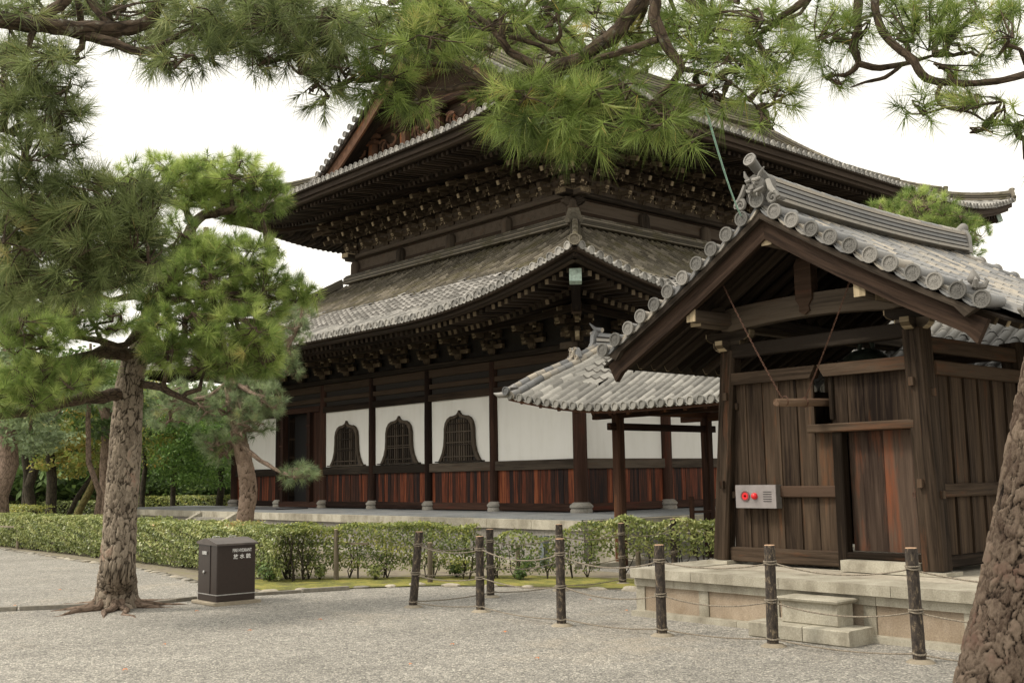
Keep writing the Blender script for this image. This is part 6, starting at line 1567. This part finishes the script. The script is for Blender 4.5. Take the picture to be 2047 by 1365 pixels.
hedge('clipped_hedge', 'looser yellow-green hedge right of the hydrant cabinet above the moss', [(1.9, -8.9), (2.9, -8.1), (3.9, -7.25), (4.5, -6.9)], .89, .52, 9500, M_HEDGEY, 22, .055, .16, None, .36, .14)
hedge('clipped_hedge', 'thin straggly shrubs by the grey light post in front of the platform corner', [(4.3, -6.9), (4.9, -6.5), (5.4, -6.0), (5.9, -5.5)], .74, .45, 2300, M_HEDGEY, 23, .06, .10, None, .25, .3)
hedge('clipped_hedge', 'loose green bush between the light post and the bell tower base', [(5.75, -5.55), (6.6, -4.75), (7.4, -4.1)], .93, .48, 3000, M_HEDGE, 24, .07, .34, None, .55, .12)
hedge('clipped_hedge', 'yellowing hedge strip just beyond the long clipped hedge at far left', [(-30, -7.2), (-20, -7.0), (-16.5, -6.9)], 1.0, .8, 14000, M_HEDGEY, 25, .08, .05, None, .5, .08)
hedge('clipped_hedge', 'distant yellow-green hedge beyond the far end of the hall platform', [(-36, 2.0), (-24.5, 4.5), (-19, 8)], 1.05, 1.2, 14000, M_HEDGEY, 26, .10, .05, None, .4, .06)
hedge('clipped_hedge', 'distant dark green hedge under the wood at far left', [(-52, -9), (-38, -3), (-30, 2)], .9, 1.2, 14000, M_HEDGE, 27, .11, .05, None, .3, .06)
for i, (u, v, h, lab) in enumerate([(672, 1160, .82, 'grey wooden stake standing in the yellow-green hedge'), (35, 1098, .8, 'grey wooden stake at the far left end of the long hedge'), (1036, 1150, .5, 'short pale stake among the thin shrubs beside the light post'), (1277, 1163, .45, 'short stake under the loose green bush'), (860, 1165, .62, 'grey stake near the leaning corner post of the fence')]):
    p = ground_at(u, v); m = MB(); m.tube([p, p+[0, 0, h]], [.042, .04], 10, 0); m.cyl(p+[0, 0, h], .038, .03, .008, (0, 0, 1), 10, 1); o = m.build('wooden_stake', [M_POSTG, M_END]); tag(o, lab, 'stake')
    if i in (0, 1):
        m = MB(); m.beam(p+[-.9, -.25 if i else -.55, h*.72], p+[.45, .0 if i else .32, h*.72], .03, .035); m.build('cross_rail', [M_POSTG], o)
def shrub(label, c, r, h, n, mat, seed, size=.05):
    rg = np.random.default_rng(seed); t = thing('small_shrub', label, 'shrub', (c[0], c[1], 0), 'small shrubs in the mossy bed')
    v = rg.normal(size=(n, 3)); v /= np.linalg.norm(v, axis=1)[:, None]; C = v*np.array([r, r, h*.5])*rg.uniform(.4, 1, n)[:, None]+np.array([c[0], c[1], h*.55])
    V, F, rr = leaf_cards(rg, C, v+[0, 0, .4], size, rg.uniform(.1, .8, n)); m = MB(); m.add(V, F, 0, False, rr, V*0); m.build('foliage', [mat], t, auto=False)
    m = MB()
    for j in range(6): e2 = np.array([c[0]+rg.normal(0, r*.5), c[1]+rg.normal(0, r*.5), h*.8]); m.tube(wob_path(np.array([c[0], c[1], 0.]), e2, rg, 3, .05), .006, 4)
    m.build('stems', [M_DBARK], t)
for i, (u, v, r, h, mt, lab) in enumerate([(540, 1163, .24, .38, M_LEAFD, 'dark glossy shrub at the foot of the hedge right of the hydrant cabinet'), (915, 1155, .20, .30, M_LEAFD, 'dark tuft-like shrub between the slim and leaning fence posts'), (1055, 1142, .14, .28, M_LEAFG, 'fresh green low shrub left of the grey light post'), (1040, 1160, .12, .2, M_LEAFD, 'tiny dark shrub behind the speckled front post'), (640, 1160, .12, .28, M_HEDGE, 'tiny shrub left of the grey stake'), (750, 1160, .14, .26, M_HEDGE, 'tiny shrub right of the grey stake'),
                                            (1405, 1108, .22, .5, M_LEAFG, 'fresh green shrub beside the left front post of the bell tower'), (1225, 1120, .22, .62, M_HEDGEY, 'pale loose shrub right of the grey light post')]):
    p = ground_at(u, v); shrub(lab, p, r, h, 420 if r > .18 else 260, mt, 60+i, .055)

# ================================================================ trees behind, at the left
def broad_tree(label, u, D, tr_px, lean, h_trunk, crowns, mat, bk, seed, size=.2, cat='tree', group='trees of the wood at the left', name='tree'):
    """crowns: (u, v, ru, rv, dD, n)"""
    rg = np.random.default_rng(seed); b = at(u, 1000, D); b[2] = 0
    t = thing(name, label, cat, b, group); r0 = tr_px*D/F_PX/2
    top = b + RR*lean*h_trunk + np.array([0, 0, h_trunk]); m = MB()
    pts = wob_path(b, top, rg, 5, .02); pts[0][2] = -.1; m.tube(pts, [r0*1.25, r0*1.05, r0, r0*.9, r0*.75, r0*.5], 12, 0, True, True, .05)
    C = []; T = []
    for (cu, cv, ru, rv, dD, n) in crowns:
        cc = at(cu, cv, D); m.tube(wob_path(pts[4], cc, rg, 4, .06), [r0*.45, r0*.35, r0*.25, r0*.18, r0*.1], 6)
        ncl = max(4, n//45)
        for q in range(ncl):
            a = rg.uniform(0, 6.283); r = rg.uniform(.15, 1)**.5; dd = rg.uniform(-dD, dD); pc = at(cu+ru*r*math.cos(a), cv+rv*r*math.sin(a), D+dd); rad = rg.uniform(.35, .75)*D/50*1.1
            k = n//ncl; v = rg.normal(size=(k, 3)); v /= np.linalg.norm(v, axis=1)[:, None]; C.append(pc+v*rad*np.array([1.2, 1.2, .55])*rg.uniform(.3, 1, k)[:, None]); T.append(np.full(k, rg.uniform(.15, .8)))
    m.build('trunk', [bk], t); C = np.concatenate(C); T = np.concatenate(T)+rg.uniform(-.2, .2, len(C)); V, F, rr = leaf_cards(rg, C, np.tile([0, 0, .25], (len(C), 1)), size, T)
    m = MB(); m.add(V, F, 0, False, rr, V*0); m.build('crown', [mat], t, auto=False); return t
broad_tree('grey pine trunk at the very left edge behind the hedge', 4, 33, 34, .0, 6, [(0, 760, 60, 60, 1.5, 1500), (60, 860, 80, 40, 1.5, 1500)], M_NEEDLE2, M_BARK2, 70, .16)
broad_tree('dark upright trunk second from the left edge, under dark foliage', 48, 46, 14, .02, 5, [(40, 850, 70, 50, 2, 1800)], M_LEAFD, M_DBARK, 71)
broad_tree('short black trunk with low dark foliage, left of the flared trunk', 66, 44, 18, -.02, 4, [(90, 880, 60, 30, 2, 1400)], M_LEAFD, M_DBARK, 72)
broad_tree('dark trunk flared at its foot in the middle of the wood', 100, 42, 18, .0, 5, [(110, 830, 80, 50, 2, 2200), (60, 800, 50, 40, 2, 1000)], M_LEAFD, M_DBARK, 73)
broad_tree('thin dark trunk leaning right beneath yellow leaves', 122, 43, 9, .55, 3.2, [(150, 900, 60, 25, 1.5, 1200), (130, 930, 50, 18, 1.5, 700)], M_LEAFY, M_DBARK, 74, .17)
broad_tree('mossy yellow-brown trunk leaning right beside the big pine', 142, 41, 13, .42, 3.6, [(190, 850, 70, 50, 2, 1800), (170, 900, 60, 30, 2, 900)], M_LEAFY, M_MBARK, 75, .17)
broad_tree('broad dark tree right behind the trunk of the big pine', 205, 39, 26, -.02, 6, [(210, 800, 90, 70, 2, 2600), (250, 850, 60, 40, 2, 1200)], M_LEAFD, M_BARK2, 76)
broad_tree('yellow and orange autumn tree right of the big pine trunk', 285, 48, 10, .0, 4, [(305, 845, 45, 50, 2, 2000), (320, 900, 40, 30, 1.5, 900), (290, 780, 50, 40, 2, 1000)], M_LEAFY, M_DBARK, 77, .19)
broad_tree('bright fresh-green tree between the two pine trunks', 345, 47, 10, .0, 4, [(350, 870, 45, 50, 2, 2600), (370, 930, 55, 36, 2, 2200), (395, 900, 45, 50, 2, 1800), (350, 810, 60, 40, 2, 1500)], M_LEAFG, M_DBARK, 78, .17)
broad_tree('green tree with a dark trunk left of the far hall corner', 440, 49, 13, .0, 4, [(430, 900, 50, 40, 2, 2200), (450, 850, 50, 50, 2, 1800), (445, 950, 45, 22, 2, 1200)], M_LEAFG, M_DBARK, 79, .17)
broad_tree('dull green tree low behind the distant hedge', 300, 55, 12, .0, 4, [(310, 950, 50, 34, 2, 1800), (350, 965, 50, 22, 2, 1400), (280, 930, 40, 40, 2, 1000)], M_LEAFD, M_DBARK, 80, .2)
broad_tree('dark tree at the hall platform end half hidden by the second pine', 470, 53, 12, .0, 4.5, [(480, 880, 40, 60, 2, 1800), (500, 800, 50, 60, 2, 1500)], M_LEAFD, M_DBARK, 81)
broad_tree('greyish pine crown overhanging the wood at far left', 190, 36, 10, -.05, 6, [(60, 870, 50, 34, 1.5, 1100), (30, 820, 60, 40, 1.5, 1300), (110, 790, 70, 40, 1.5, 1400), (200, 760, 80, 50, 1.5, 1500)], M_NEEDLE2, M_BARK2, 82, .16)
# far wood that closes the view
rg = np.random.default_rng(90); m = MB(); C = []
for q in range(700):
    u = rg.uniform(-500, 640); D = rg.uniform(66, 84); zt_ = rg.uniform(0, 1)**.8; v = 985 - zt_*235 - 40*math.sin(u*.011); c = at(u, v, D); k = 60
    w = rg.normal(size=(k, 3)); C.append(c+w*np.array([1.5, 1.5, .8])*.6)
for q in range(260):
    c = at(rg.uniform(-400, 560), rg.uniform(925, 975), rg.uniform(55, 60)); w = rg.normal(size=(60, 3)); C.append(c+w*np.array([1.4, 1.4, .7])*.55)
C = np.concatenate(C); C[:, 2] = np.maximum(C[:, 2], .1); V, F, rr = leaf_cards(rg, C, np.zeros((len(C), 3)), .5, rg.uniform(0, .7, len(C))); m.add(V, F, 0, False, rr, V*0)
o = m.build('distant_wood', [M_LEAFD], auto=False); tag(o, 'dense dark far wood that closes the view at the left', kind='stuff')
# far low wall and shed in the wood
m = MB(); a = at(-300, 990, 62); b = at(560, 990, 62); a[2] = b[2] = 1.0; m.beam(a, b, .3, 1.7); o = m.build('boundary_wall', [plain('dull_brown_wall', (.035, .024, .018), .9)]); tag(o, 'low dark boundary wall far behind the tree trunks at left', 'wall')
a2 = a+[0, 0, 1.1]; b2 = b+[0, 0, 1.1]; m = MB(); m.beam(a2, b2, .5, .15, rnd=.3); m.build('coping', [M_RAFT], o)
